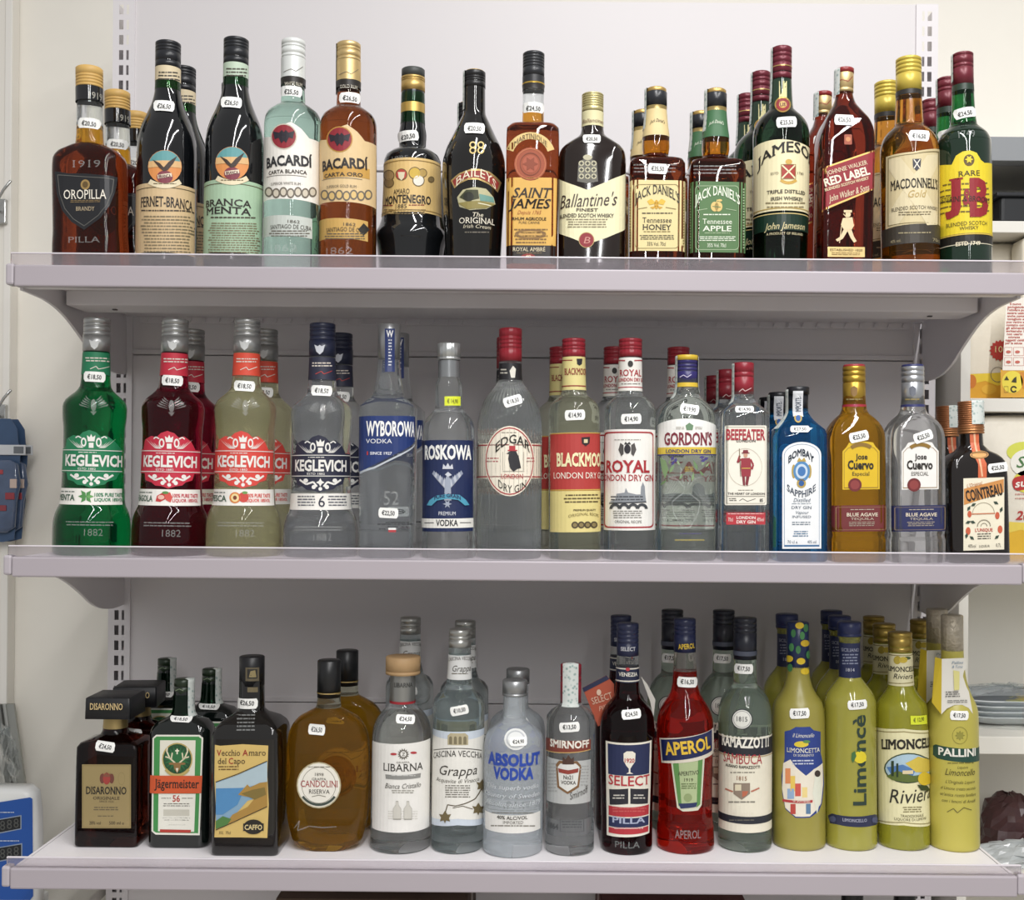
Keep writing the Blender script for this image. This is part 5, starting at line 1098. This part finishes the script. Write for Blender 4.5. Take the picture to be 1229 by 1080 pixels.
b = Bottle('amaro_bottle', 'square black amaro bottle with parchment coast label', A3, 2, (818, 815), [(170, 45), (250, 49), (370, 52), (385, 64), (408, 102), (430, 122), (460, 132), (970, 133)], dark('#0f0d0b'), None, .9, .2, base=970)
b.cap(158, 275, 50, mat('#17171a', .4), (), 4); b.cap(275, 340, 49, mat('#19191b', .3), (.15,), 1, name='neck_foil', top=False); b.printed().poly(rect(793, 205, 845, 260), '#5d5440', 6).poly(rect(800, 212, 838, 250), '#24221e', 7).poly([(806, 245), (812, 220), (830, 216), (834, 245)], '#8a7c55', 8).poly(rect(800, 285, 840, 305), '#6a5f45', 6)
a = b.label([(668, 518), (690, 522), (780, 516), (884, 522), (880, 640), (886, 760), (880, 896), (770, 893), (666, 892), (672, 780), (666, 650)], '#cfb26a')
a.poly([(672, 670), (760, 640), (880, 586), (880, 720), (800, 745), (710, 845), (672, 858)], '#7fa0b8', 2).poly([(672, 672), (760, 642), (880, 588), (880, 672), (780, 692), (672, 696)], '#a9bcc4', 3).poly([(672, 694), (790, 692), (760, 760), (700, 800), (672, 800)], '#4f86b5', 4)
a.poly([(762, 720), (800, 678), (810, 690), (850, 672), (880, 668), (880, 770), (780, 812), (700, 850), (740, 800), (800, 770), (830, 735)], '#a5813e', 5).poly([(775, 715), (820, 700), (870, 690), (876, 720), (830, 740)], '#7c6a35', 6).poly([(672, 826), (700, 806), (735, 818), (720, 840), (672, 858)], '#4d7a3e', 6).line([(672, 668), (760, 636), (880, 584)], '#3a2f1c', 3, 7).line([(672, 862), (740, 832), (880, 768)], '#3a2f1c', 3, 7)
a.text('V', 676, 694, 538, 562, '#9a2a26', 'sb').text('ecchio', 696, 770, 538, 562, '#3a2a1a', 's').text('A', 780, 802, 538, 562, '#9a2a26', 'sb').text('maro', 805, 874, 538, 562, '#3a2a1a', 's').text('del', 680, 715, 572, 595, '#3a2a1a', 's').text('C', 724, 742, 571, 595, '#9a2a26', 'sb').text('apo', 745, 790, 571, 595, '#3a2a1a', 's').lines(682, 765, 604, 626, 2, '#6a5028')
a.poly(ell(824, 850, 40, 30), '#24201a', 6).poly(rect(783, 836, 866, 866), '#24201a', 7).text('CAFFO', 789, 860, 841, 861, '#d9c690', 'b', l=9).text('35%', 685, 702, 868, 880, '#3a2a1a').text('70cl', 712, 732, 868, 880, '#3a2a1a')
b.printed().lines(755, 830, 395, 470, 5, raised(), .9, 1)
b.price(800, 349, '€26,50', -3); b.done()

b = Bottle('grappa_bottle', 'flask-shaped golden grappa bottle with round white label, foremost of its file', B3, 2, (220, 212), [(220, 42), (360, 46), (400, 52), (412, 74), (432, 112), (470, 146), (520, 163), (600, 169), (720, 169), (820, 165), (900, 150), (955, 126), (990, 96)], glass('#b98c24', 0, 1.35, 0, .12), 'flask grappas', .42, 1, [(398, glass('#e8ead8', 0, 1.3, .2), 'glass_neck')], base=988)
b.cap(208, 358, 47, mat('#191a1c', .35), (), 4); b.band(336, 341, metal('#c3a55c'), 'gold_ring', 3, hw=47.5); b.printed().lines(180, 262, 345, 352, 1, '#b5a070', l=6)
b.label(ell(250, 680, 80, 84), glass('#d9a832', .1, 1.3, .2), 'back_roundel', 0)
a = b.label(ell(178, 716, 90, 94), '#b5aa86', l=2); a.poly(ell(178, 716, 85, 89), '#e6e2d6', 3).outline(ell(178, 716, 70, 74), '#8a8678', .03, 4).text('CANDOLINI', 105, 255, 697, 723, '#9a2a30', 's', l=6).text('GRAPPA', 150, 208, 686, 696, '#4a463e', 's', l=6).text('RISERVA', 138, 222, 733, 750, '#3a3630', 's', l=6).text('1898', 162, 198, 666, 678, '#5a564c', 's', l=6).poly(arcband(178, 716, 74, 84, 215, 325), '#3f4a42', 5).lines(130, 228, 640, 648, 1, '#7a766a', l=5).line([(150, 762), (178, 756), (206, 762)], '#8a8678', 3, 5)
b.printed().line([(80, 890), (100, 860), (92, 900), (140, 882), (190, 888), (250, 884)], raised(), 4, 1)
b.price(170, 490, '€26,50', -5, 72, 46); b.done(); b.copy(293, 1, 'flask-shaped golden grappa bottle standing behind the foremost round label one')

b = Bottle('grappa_bottle', 'clear grappa bottle with wooden stopper and white label', B3, 2, (519, 508), [(225, 44), (380, 50), (396, 62), (420, 86), (450, 106), (490, 118), (540, 121), (1000, 122)], glass('#e8ecec', 0, 1.42, .1, .045), base=998)
b.cap(193, 264, 70, mat('#b5946a', .6, 0, .15, 50), (.8,), 4, name='stopper'); b.band(266, 372, metal('#9c9c98', .35), 'neck_foil', 3, hw=50).text('LIBARNA', 484, 556, 302, 320, '#4a4a48', 'b'); b.band(370, 380, mat('#a32a34', .4), 'red_ring', 4, hw=50.5)
a = b.label([(396, 535), (628, 525), (624, 882), (394, 888)], '#e6e4de')
a.poly(star(520, 590, 16, 24, 14), '#6a665c', 3).poly(ell(520, 590, 12), '#e6e4de', 4).text('Z', 514, 527, 583, 597, '#6a665c', 'b', l=6).poly(ell(481, 590, 13, 5), '#b03a40', 3).poly(ell(561, 584, 13, 5), '#b03a40', 3).text('GRAPPA', 492, 545, 620, 627, '#5a564c').text('LIBARNA', 440, 597, 630, 660, '#26241f', 's').poly([(448, 672), (590, 666), (588, 684), (450, 690)], '#8a8a86', 3).lines(470, 570, 675, 682, 1, '#d0d0cc', l=5).text('Bianca Cristallo', 447, 588, 710, 730, '#4a463e', 'i').lines(470, 565, 736, 752, 2, '#8a867a')
for xx in (495, 538): a.poly([(xx - 16, 855), (xx - 16, 810), (xx - 6, 796), (xx - 5, 780), (xx + 5, 780), (xx + 6, 796), (xx + 16, 810), (xx + 16, 855)], '#c9c6bc', 3).outline([(xx - 16, 855), (xx - 16, 810), (xx - 6, 796), (xx - 5, 780), (xx + 5, 780), (xx + 6, 796), (xx + 16, 810), (xx + 16, 855)], '#96938a', .08, 4)
a.lines(450, 585, 820, 858, 4, '#d2cfc6', l=2)
b.price(528, 447, '€24,50', -3, 78, 40); b.done()

b = Bottle('grappa_bottle', 'clear grappa bottle with silver cap and vine leaf label, foremost of its file', B3, 2, (750, 737), [(95, 41), (160, 44), (285, 50), (310, 54), (332, 62), (346, 86), (366, 100), (390, 104), (1000, 104)], glass('#dfeaea', 0, 1.42, .1, .045), 'vine leaf grappas', base=998)
b.cap(83, 156, 45, metal('#b3b4b0', .3), (.35, .55), 4); n = b.band(185, 282, '#dfe0de'); n.text('CASCINA VECCHIA', 706, 794, 200, 214, '#4a463e', 's', 0, 10).text('Grappa', 718, 790, 232, 256, '#4a463e', 'i').lines(712, 785, 262, 272, 1, '#7a766a')
a = b.label([(625, 482), (735, 500), (860, 480), (860, 870), (740, 878), (625, 870)], '#c9d2dc'); a.poly([(632, 505), (700, 530), (740, 536), (780, 532), (850, 505), (850, 846), (740, 852), (632, 842)], '#e6e4dc', 1)
a.poly([(700, 552), (700, 515), (712, 505), (770, 505), (782, 515), (782, 552)], '#b5aa8a', 3)
for i in range(4): a.poly(arch(706 + i * 19, 718 + i * 19, 518, 526, 550), '#7d745a', 4)
a.text('CASCINA VECCHIA', 645, 836, 588, 612, '#26241f', 's', 0, 24).poly(arcband(740, 1180, 612, 615, 81, 99), '#4a463e', 3).text('Grappa', 665, 816, 640, 678, '#3a3630', 'i').text('Acquavite di Vinaccia', 655, 825, 692, 708, '#5a564c', 'i').lines(690, 790, 716, 770, 6, '#6a665c', .95)
a.line([(690, 830), (700, 795), (730, 800), (770, 790), (810, 770), (838, 720)], '#5a4f38', 4).line([(720, 808), (760, 800), (800, 812)], '#5a4f38', 3)
for (lx, ly) in ((690, 845), (822, 812), (838, 715)): a.poly(mv([(0, -26), (10, -10), (24, -12), (16, 4), (20, 18), (4, 14), (0, 26), (-6, 14), (-20, 18), (-16, 2), (-24, -12), (-10, -10)], lx, ly), '#6d6040', 4)
b.price(747, 412, '€10,50', 12, 76, 40); b.done()
b.copy(771, 1.05, 'clear grappa bottle with silver cap standing behind the foremost vine leaf one'); b.copy(549, 1.45, 'clear grappa bottle with silver cap standing behind the wooden stopper bottle')

b = Bottle('vodka_bottle', 'short-necked clear vodka bottle with bold blue lettering, foremost of its file', B3, 2, (972, 962), [(300, 46), (355, 46), (450, 47), (462, 62), (482, 90), (510, 114), (560, 121), (1010, 121)], glass('#e6ecf0', .04, 1.34, .05, .28), 'blue lettering vodkas', base=1014)
b.cap(288, 350, 50, metal('#a5a7a8', .35), (.85,), 4)
a = b.printed(); a.text('ABSOLUT', 866, 1070, 590, 638, '#2444a0', 'b', bold=.05).text('VODKA', 886, 1046, 646, 694, '#2444a0', 'b', bold=.05)
for i, (x0, x1) in enumerate(((860, 1065), (852, 1068), (856, 1070))): a.text(('This superb vodka', 'Country of Sweden', 'Absolut since 1879')[i], x0, x1, 718 + i * 34, 736 + i * 34, '#c9cdd0', 'i')
a = b.label(ell(975, 530, 46, 44), '#dcdddb', 'medallion'); a.poly(ell(975, 530, 38, 36), '#b5b8ba', 2).poly(ell(975, 530, 32, 30), '#d8dad8', 3)
a = b.label(rect(852, 818, 1074, 890), '#e4e2dc', 'lower_label'); a.lines(878, 1050, 826, 835, 1, '#6a665c').text('40% ALC/VOL', 900, 1022, 842, 856, '#4a463e', 'b').text('IMPORTED', 925, 1005, 862, 874, '#5a564c').lines(870, 1060, 878, 888, 1, '#7a766a')
b.price(985, 538, '€24,90', 3, 72, 38); b.done(); b.copy(984, 1, 'short-necked clear vodka bottle standing behind the foremost blue lettering one')

b = Bottle('vodka_bottle', 'slim clear vodka bottle with red-brown name band and paper seal', C3, 2, (181, 175), [(260, 37), (405, 42), (416, 52), (432, 78), (452, 93), (480, 96), (1005, 96)], glass('#e6eaea', 0, 1.42, .1, .045), base=1008)
b.cap(250, 402, 41, mat('#8e2432', .35), (.3, .45), 4); b.strip(-48, 40, 245, 412, 42, lift=.0008)
a = b.label([(60, 540), (92, 541), (258, 545), (258, 588), (60, 588)], mat('#7d3a2c', .4), 'name_band'); a.text('SMIRNOFF', 101, 250, 553, 582, '#ece6da', 'b', bold=.03).line([(62, 586), (256, 586)], '#c9a86a', 3)
a = b.label([(88, 612), (258, 625), (256, 790), (86, 785)], mat('#c3c5c3', .4, .3)); a.poly([(122, 645), (135, 630), (205, 632), (222, 652), (212, 735), (168, 762), (128, 735)], '#7a5a3a', 2).poly([(130, 655), (140, 642), (200, 642), (214, 656), (205, 728), (168, 752), (136, 730)], '#d8d8d2', 3).poly([(148, 645), (150, 615), (160, 625), (171, 608), (182, 625), (192, 616), (192, 645)], '#4a3226', 4).poly([(132, 660), (170, 668), (210, 660), (208, 676), (170, 684), (134, 676)], '#8e3a30', 5)
a.text('No21', 152, 188, 688, 704, '#3a3630', 'b').text('VODKA', 142, 200, 710, 724, '#3a3630', 'b').text('Smirnoff', 172, 244, 745, 772, '#4a4640', 'i', 18).lines(92, 128, 640, 760, 9, '#a5a6a4').lines(216, 250, 650, 735, 7, '#a5a6a4')
a = b.label([(84, 848), (262, 848), (258, 912), (86, 916)], mat('#77797a', .35, .4), 'lower_label'); a.text('1864', 95, 132, 876, 898, '#4a4c4e', 'b').outline(rect(138, 860, 232, 908), '#55585a', .04).lines(145, 225, 868, 900, 3, '#55585a')
b.price(175, 498, '€13,50', 4, 84, 42); b.done()

b = Bottle('bitter_aperitif_bottle', 'dark red aperitif bottle with navy wineglass label, foremost of its file', C3, 2, (404, 399), [(105, 39), (215, 42), (255, 44), (320, 46), (375, 52), (398, 72), (430, 95), (470, 105), (520, 107), (700, 104), (860, 100), (1005, 101)], glass('#42060f', 0, 1.38), 'wineglass label aperitifs', 1, 1, [(262, clear, 'glass_neck')], base=1006)
b.cap(90, 216, 43, mat('#262c4a', .35), (.2, .33, .46, .6), 4); b.printed().text('SELECT', 378, 432, 185, 200, '#c9cad0', 'b', l=6)
n = b.band(258, 318, mat('#1f2540', .4)); n.text('VENEZIA', 370, 440, 285, 300, '#e0ddd2', 'b').line([(356, 264), (452, 264)], '#d9d5c8', 5).line([(356, 312), (452, 312)], '#d9d5c8', 5).poly(ell(404, 272, 8, 7), '#b5323a', 4)
a = b.label([(318, 552), (497, 550), (488, 914), (322, 922)], '#e4dfd0'); a.poly([(326, 562), (490, 560), (487, 680), (328, 682)], '#20294e', 1)
a.poly([(388, 602), (400, 594), (422, 594), (434, 602), (432, 635), (420, 652), (414, 662), (414, 676), (426, 682), (398, 682), (408, 676), (408, 662), (398, 650), (388, 632)], '#e4dfd0', 3).text('1920', 392, 430, 622, 638, '#b03038', 'b', l=5)
a.text('SELECT', 330, 487, 692, 730, '#b03038', 'sb').poly([(332, 742), (406, 740), (406, 800), (334, 803)], '#24242c', 2).poly([(414, 740), (484, 740), (482, 798), (414, 800)], '#24242c', 2).lines(345, 395, 764, 786, 2, '#c9c6bc').lines(425, 472, 764, 786, 2, '#c9c6bc')
a.poly([(330, 806), (486, 802), (485, 840), (330, 843)], '#b03038', 2).lines(345, 475, 815, 838, 2, '#c25a58').poly([(330, 848), (485, 845), (484, 882), (330, 886)], '#20294e', 2).text('PILLA', 345, 470, 854, 878, '#a5adc4', 'b').poly([(330, 890), (484, 886), (483, 908), (330, 912)], '#b03038', 2).lines(350, 465, 893, 906, 1, '#d8a8a4')
b.printed().text('PILLA', 355, 450, 950, 975, raised(), l=1)
b.price(417, 447, '€24,50', 6, 80, 42); b.done()
b.copy(377, 1, 'dark red aperitif bottle standing behind the foremost wineglass label one')
# booklet hanging from the neck
hv = []
for (cx_, cy_) in ((228, 345), (322, 296), (352, 330), (352, 470), (288, 496)):
    X_, z_ = P2W(*b.ph(cx_, cy_), b.Zc + .012); hv.append((X_ - b.xb, .012, z_ - b.z0))
hv2 = [(x, y + .0012, z) for x, y, z in hv]; n = len(hv)
mesh('hang_booklet', hv + hv2, [tuple(range(n))[::-1], tuple(range(n, 2 * n))] + [(i, (i + 1) % n, n + (i + 1) % n, n + i) for i in range(n)], mat('#b5543a', .45, 0, .1, 20), None, False, b.root)
fa = Face(b.root, b.Zc + .0115, C3); ar = Art(fa, 'print'); ar.poly([(228, 345), (322, 296), (333, 310), (232, 362)], mat('#22294a', .45), 1); ar.text('SELECT', 262, 345, 372, 398, '#e0c0a8', 's', 18).poly(ell(292, 362, 9, 12), '#e0c0a8', 3).text('Pilla', 290, 330, 412, 430, '#e0b8a0', 'i', 18); fa.done()
hv = []
for (cx_, cy_) in ((458, 300), (482, 330), (514, 392), (506, 470), (494, 400)):
    X_, z_ = P2W(*b.ph(cx_, cy_), b.Zc + .006); hv.append((X_ - b.xb, .006, z_ - b.z0))
hv2 = [(x, y + .0012, z) for x, y, z in hv]
mesh('booklet_page', hv + hv2, [tuple(range(n))[::-1], tuple(range(n, 2 * n))] + [(i, (i + 1) % n, n + (i + 1) % n, n + i) for i in range(n)], mat('#c9c5bd', .5), None, False, b.root)

b = Bottle('bitter_aperitif_bottle', 'bright red-orange aperitif bottle with slanted navy label', C3, 2, (628, 630), [(85, 39), (200, 42), (275, 46), (330, 50), (368, 60), (400, 80), (440, 102), (480, 110), (530, 112), (610, 108), (750, 105), (840, 105), (890, 111), (1000, 113)], glass('#cc2414', 0, 1.35, 0, .1), None, 1, 1, [(276, glass('#e3e2dc', 0, 1.3, .15), 'glass_neck')], base=1001)
b.cap(72, 202, 43, mat('#1f2648', .35), (.2, .33, .46), 4); b.printed().text('APEROL', 604, 664, 172, 192, '#d9b83a', 'b', 4, l=6)
a = b.label([(530, 540), (738, 500), (738, 598), (538, 637)], '#d8cfc0', 'name_label', 3); a.poly([(536, 546), (732, 508), (732, 591), (543, 629)], mat('#1b2450', .35), 5); a.text('APEROL', 552, 724, 552, 602, '#e0b93c', 'b', 8, l=8, bold=.03)
a = b.label([(575, 640), (706, 615), (694, 805), (680, 826), (620, 830), (598, 815)], '#cfcdb8'); a.poly([(582, 642), (604, 636), (616, 812), (604, 808)], '#5a8a4a', 2).poly([(698, 620), (680, 625), (674, 815), (688, 802)], '#5a8a4a', 2).poly([(604, 638), (682, 622), (674, 800), (614, 805)], '#a9b88a', 1).text('APERITIVO', 602, 682, 672, 688, '#3a3a2a', 's', 4).text('1919', 625, 660, 700, 712, '#4a4a34', 's').lines(612, 674, 720, 745, 3, '#5a6a40').poly(ell(640, 776, 16), '#8a9a6a', 3).poly([(604, 798), (676, 794), (672, 812), (612, 818)], '#26305a', 4)
b.printed().text('APEROL', 590, 690, 905, 938, raised(), l=1, bold=.01)
b.price(637, 321, '€16,50', -3, 80, 44); b.done()

b = Bottle('sambuca_bottle', 'clear greenish sambuca bottle with dark cap and cream label, foremost of its file', C3, 2, (865, 863), [(85, 40), (228, 44), (330, 47), (345, 62), (380, 88), (420, 100), (460, 104), (995, 104)], glass('#d3e4d6', 0, 1.42, .05, .08), 'sambuca bottles', base=994)
b.cap(68, 230, 45, mat('#1b1e2a', .35), (.12, .24, .36), 4); b.band(196, 214, mat('#4a4f5e', .4), 'cap_band', 4, hw=45.5)
a = b.label(ell(853, 468, 41), '#26282e', 'medallion', 2); a.poly(ell(853, 468, 37), '#dcdcd4', 3).text('1815', 832, 874, 458, 476, '#26282e', 's', l=6).outline(ell(853, 468, 33), '#6a6c70', .05, 4)
a = b.label(rect(750, 520, 980, 886), '#e2dcc8'); a.poly(rect(750, 526, 980, 590), '#23242c', 1).text('RAMAZZOTTI', 776, 956, 538, 580, '#ece8dc', 'sb', bold=.03).line([(752, 594), (978, 594)], '#b5a07a', 4).text('SAMBUCA', 782, 930, 606, 644, '#a3303a', 's').text('AUSANO RAMAZZOTTI', 790, 922, 650, 661, '#3a362e', 'b').lines(805, 905, 675, 683, 1, '#6a665a').text('1815', 832, 872, 692, 708, '#8a5a3a', 's').poly([(820, 718), (884, 718), (884, 760), (852, 784), (820, 760)], '#8a7a6a', 3).poly([(826, 724), (850, 724), (850, 748), (826, 748)], '#d8cdb0', 4).poly([(854, 750), (878, 750), (870, 766), (854, 774)], '#b5654a', 4).line([(788, 740), (818, 752)], '#b5705a', 6).line([(888, 752), (920, 738)], '#b5705a', 6).lines(800, 905, 790, 802, 1, '#7a766a').poly(rect(750, 824, 980, 852), '#23262e', 2).text('MILANO', 812, 900, 829, 848, '#e6e0d0', 's').lines(800, 905, 862, 870, 1, '#6a665a')
b.price(860, 269, '€17,50', -3, 74, 42); b.done()
b.copy(579, 1, 'clear greenish sambuca bottle standing behind the red-orange aperitif'); b.copy(781, 1, 'clear greenish sambuca bottle standing behind the foremost sambuca')

# lemon liqueurs
b = Bottle('limoncello_bottle', 'cloudy yellow-green limoncello bottle with lemon-print sleeve and blue picture label', D3, 2, (188, 193), [(95, 40), (285, 44), (340, 56), (370, 72), (400, 92), (440, 100), (500, 102), (990, 102)], frosted('#aea44c', rough=.4, tr=.3), base=988)
b.cap(85, 288, 43, mat('#1d2a52', .3), (), 4, name='sleeve')
q = b.printed()
for (lx, ly, h) in ((155, 230, '#d9bb2a'), (200, 240, '#d9bb2a'), (215, 170, '#cfae2a'), (172, 130, '#3f7a4a'), (218, 110, '#3f7a4a'), (190, 195, '#3f7a4a'), (165, 185, '#4a8a52'), (228, 215, '#3f7a4a'), (160, 265, '#3f7a4a'), (215, 280, '#d9bb2a'), (195, 100, '#d9bb2a'), (205, 140, '#4a8a52')): q.poly(ell(lx, ly, 16 if h[1] in 'dc' else 9, 13 if h[1] in 'dc' else 16), h, 5)
a = b.label([(137, 515), (160, 510), (180, 498), (235, 498), (250, 512), (277, 518), (277, 600), (285, 640), (290, 720), (282, 800), (270, 830), (235, 855), (180, 855), (140, 820), (128, 760), (125, 690), (137, 620)], '#2a3f86')
a.poly([(132, 640), (160, 625), (180, 655), (220, 690), (250, 665), (284, 640), (286, 720), (278, 800), (235, 850), (180, 850), (140, 815), (128, 740)], '#e4dccb', 2)
for (bx, by, w_, h_, c) in ((140, 660, 20, 60, '#d98a5a'), (160, 690, 18, 60, '#e0c05a'), (178, 720, 22, 50, '#c9554a'), (205, 735, 20, 40, '#e6cf8a'), (148, 740, 26, 40, '#8fa9c9'), (160, 800, 20, 40, '#b5453c'), (220, 800, 18, 40, '#5a7a9a')): a.poly(rect(bx, by, bx + w_, by + h_), c, 3)
a.poly([(255, 690), (264, 675), (275, 690), (280, 760), (262, 840), (245, 760)], '#dfe0d0', 4).poly(ell(264, 682, 11, 13), '#3a2f2c', 5).line([(130, 785), (245, 790)], '#b03a3c', 10, 5).text('di Sorrento', 170, 235, 782, 794, '#ece2d2', '', l=7)
a.text('il Limoncello', 168, 250, 524, 540, '#e4e2d8', 'i').poly(ell(202, 566, 28, 12), '#d9c23a', 3).poly(ell(222, 556, 14, 6), '#5a8a4a', 4).text('LIMONCETTA', 146, 272, 583, 600, '#eceade', 'sb').text('DI SORRENTO', 172, 250, 606, 615, '#e0ded2', 's').lines(165, 255, 628, 652, 2, '#c3c8d8')
b.price(195, 444, '€17,50', 2, 82, 44); b.done()

b = Bottle('limoncello_bottle', 'yellow limoncello bottle with vertical dark lettering and navy cap, foremost of its file', D3, 2, (391, 398), [(95, 40), (150, 40), (300, 42), (315, 52), (340, 72), (370, 91), (400, 99), (985, 99)], frosted('#c9c458', rough=.12, tr=.5), 'vertical lettering limoncellos', base=988)
b.cap(85, 140, 46, mat('#232c56', .35), (.8,), 4); b.band(140, 165, glass('#dfe3d0', 0, 1.3, .2), 'glass_ring', 1); n = b.band(165, 300, mat('#222a50', .4)); n.text('SICILIANO', 362, 426, 190, 203, '#a9adc0', 's').lines(364, 424, 212, 258, 4, '#8a90a8').text('1814', 378, 410, 268, 280, '#c3c6d2', 's')
a = b.printed(); a.text('Limoncè', 256, 604, 603, 655, '#24382e', 'b', 90, l=4)
a.poly(ell(432, 617, 24, 24), '#d8c52a', 5).poly(ell(448, 628, 8, 6), '#d8c52a', 5).poly([(400, 600), (412, 592), (418, 612), (405, 640), (398, 625)], '#3f6a3a', 6).poly([(420, 590), (440, 586), (430, 598)], '#3f6a3a', 6)
a = b.label([(312, 850), (325, 838), (340, 842), (470, 846), (490, 842), (508, 850), (508, 876), (485, 886), (340, 880), (318, 878)], mat('#252a48', .4), 'lower_label'); a.text('LIMONCELLO', 365, 458, 860, 872, '#b5b8c8', 's').poly(ell(328, 860, 12), '#4a5070', 3).poly(ell(490, 864, 12), '#4a5070', 3)
b.price(421, 410, '€17,50', 4, 80, 40); b.done()
b.copy(145, 1, 'yellow limoncello bottle with navy cap standing behind the lemon-print sleeve bottle'); b.copy(352, .78, 'yellow limoncello bottle with navy cap standing second in its file'); b.copy(320, 1.56, 'yellow limoncello bottle with navy cap standing last in its file')

b = Bottle('limoncello_bottle', 'yellow-green limoncello bottle with gold cap and coast picture label, foremost of its file', D3, 2, (590, 604), [(140, 41), (200, 45), (335, 50), (360, 62), (382, 78), (400, 92), (430, 99), (985, 99)], frosted('#c6c440', rough=.1, tr=.6), 'gold cap limoncellos', base=987)
b.cap(125, 200, 46, metal('#a8904a', .35), (.25, .75), 4); n = b.band(205, 330, '#dfd8b0'); n.text('LIMONCELLO', 546, 642, 262, 281, '#26241c', 'sb').text('Riviera', 566, 636, 290, 310, '#26241c', 'i').poly(ell(580, 235, 14, 16), '#b5a038', 3).poly(ell(602, 235, 16, 12), '#c9b03a', 4).poly(ell(618, 228, 12, 6), '#4a5a34', 4).line([(544, 212), (640, 212)], '#8a7d4a', 3).line([(544, 322), (640, 322)], '#8a7d4a', 3)
a = b.label([(490, 498), (605, 505), (715, 510), (715, 880), (605, 884), (490, 870)], '#e2dcb0'); a.line([(500, 510), (605, 516), (710, 520)], '#8a7d4a', 3).line([(500, 862), (605, 872), (710, 870)], '#8a7d4a', 3)
a.text('LIMONCELLO', 522, 712, 552, 590, '#26241c', 'sb', 0, 12, bold=.03).poly(ell(622, 660, 92, 60), '#3a4a34', 2).poly(ell(622, 660, 87, 55), '#a9c3d2', 3).poly([(540, 655), (600, 645), (650, 668), (640, 690), (560, 690)], '#4f7ab0', 4).poly([(610, 640), (660, 615), (700, 630), (704, 670), (650, 676)], '#d0b84a', 5).poly([(540, 690), (580, 668), (640, 690), (690, 680), (690, 705), (620, 715), (560, 705)], '#5a6a2e', 6).line([(562, 690), (562, 630)], '#26381f', 10, 7).line([(580, 694), (580, 640)], '#26381f', 8, 7).poly(rect(600, 668, 640, 682), '#d9c9a0', 8)
a.poly(ell(682, 702, 24, 26), '#d2b52a', 9).poly([(655, 725), (690, 728), (700, 745), (670, 748)], '#33421f', 9).text('Riviera', 548, 700, 742, 796, '#26241c', 'i', 4).lines(600, 675, 812, 838, 3, '#7a7048').text('TRADIZIONALE', 592, 680, 844, 854, '#5a5230', 's').text('LIQUORE DI LIMONI', 568, 690, 858, 868, '#5a5230', 's')
b.price(660, 470, '€ 12,90', 2, 66, 38, '#d8e234', '#6a6a20'); b.done()
b.copy(527, 1.05, 'yellow-green limoncello bottle with gold cap standing second in its file'); b.copy(486, 2.1, 'yellow-green limoncello bottle with gold cap standing last in its file'); b.copy(672, 1.65, 'yellow-green limoncello bottle with gold cap standing between the foil-neck bottles and the panel')

b = Bottle('limoncello_bottle', 'frosted yellow limoncello bottle with foil neck and white hang tag, foremost of its file', D3, 2, (794, 803), [(70, 40), (230, 43), (300, 50), (360, 66), (400, 84), (430, 93), (470, 95), (985, 95)], frosted('#cfc45a', rough=.45, tr=.25), 'frosted hang tag limoncellos', base=993)
b.cap(58, 228, 42, mat('#b5ac9a', .35, .4, .3, 160, .6), (), 4, name='foil_capsule')
a = b.label([(728, 575), (735, 568), (900, 572), (900, 625), (740, 622), (728, 612)], mat('#23483c', .4), 'name_label'); a.text('PALLINI', 744, 884, 584, 614, '#e6e4d8', 'b', bold=.03)
a = b.printed(); a.outline(ell(825, 532, 30, 34), '#8a8438', .06, 2).poly(star(825, 532, 12, 20, 8), '#8f8a3a', 2).lines(775, 880, 638, 646, 1, '#6a6428').text('Limoncello', 768, 880, 665, 690, '#4a4420', 'i').text('Liquore', 815, 855, 652, 662, '#5a5428', 'i')
for i, (w, x0, x1) in enumerate((("L'Originale Liquore", 770, 880), ('al Limone creato secondo', 752, 884), ("un'antica ricetta familiare", 750, 884), ('con i limoni di Amalfi', 756, 882))): a.text(w, x0, x1, 710 + i * 25, 722 + i * 25, '#5a5428', 'i')
a.line([(775, 832), (800, 818), (815, 835), (840, 815), (870, 825)], '#6a6430', 3)
b.price(822, 452, '€17,50', -2, 76, 40); b.done()
def hangtag(b, front, side):
    par = None
    for pts, dep, hx, nm in ((front, -.030, '#dfdcd2', 'hang_tag'), (side, -.024, '#c9b02c', 'hang_tag_side')):
        P = []
        for i, (x, y) in enumerate(pts):
            dd = dep if nm == 'hang_tag' else (-.031 if x > 757 else -.024)
            X_, z_ = P2W(*b.ph(x, y), b.Zc + dd); P.append((X_ - b.xb, dd, z_ - b.z0))
        n = len(P); T = tessellate_polygon([[Vector((p[0], p[2], 0)) for p in P]])
        V = P + [(x, y + .0008, z) for x, y, z in P]
        o = mesh(nm, V, [tuple(t) for t in T] + [tuple(n + i for i in t[::-1]) for t in T] + [(i, (i + 1) % n, n + (i + 1) % n, n + i) for i in range(n)], mat(hx, .5), None, False, b.root)
hangtag(b, [(768, 230), (858, 228), (866, 262), (854, 280), (850, 300), (862, 340), (872, 360), (886, 448), (870, 425), (845, 412), (815, 412), (785, 425), (762, 448)], [(742, 222), (768, 230), (762, 448), (726, 400)])
fa = Face(b.root, b.Zc - .0305, D3); ar = Art(fa, 'print'); ar.text('Pallini', 806, 848, 240, 250, '#5a7a94', 'i').text('& Tonic', 806, 848, 256, 266, '#5a7a94', 'i').poly([(812, 275), (836, 280), (834, 352), (814, 354)], '#d9d28a', 2).lines(776, 838, 358, 384, 3, '#5a5a58').lines(780, 870, 392, 406, 2, '#7a7a76'); fa.done()
b.copy(734, .85, 'frosted yellow limoncello bottle with foil neck standing behind the foremost one')
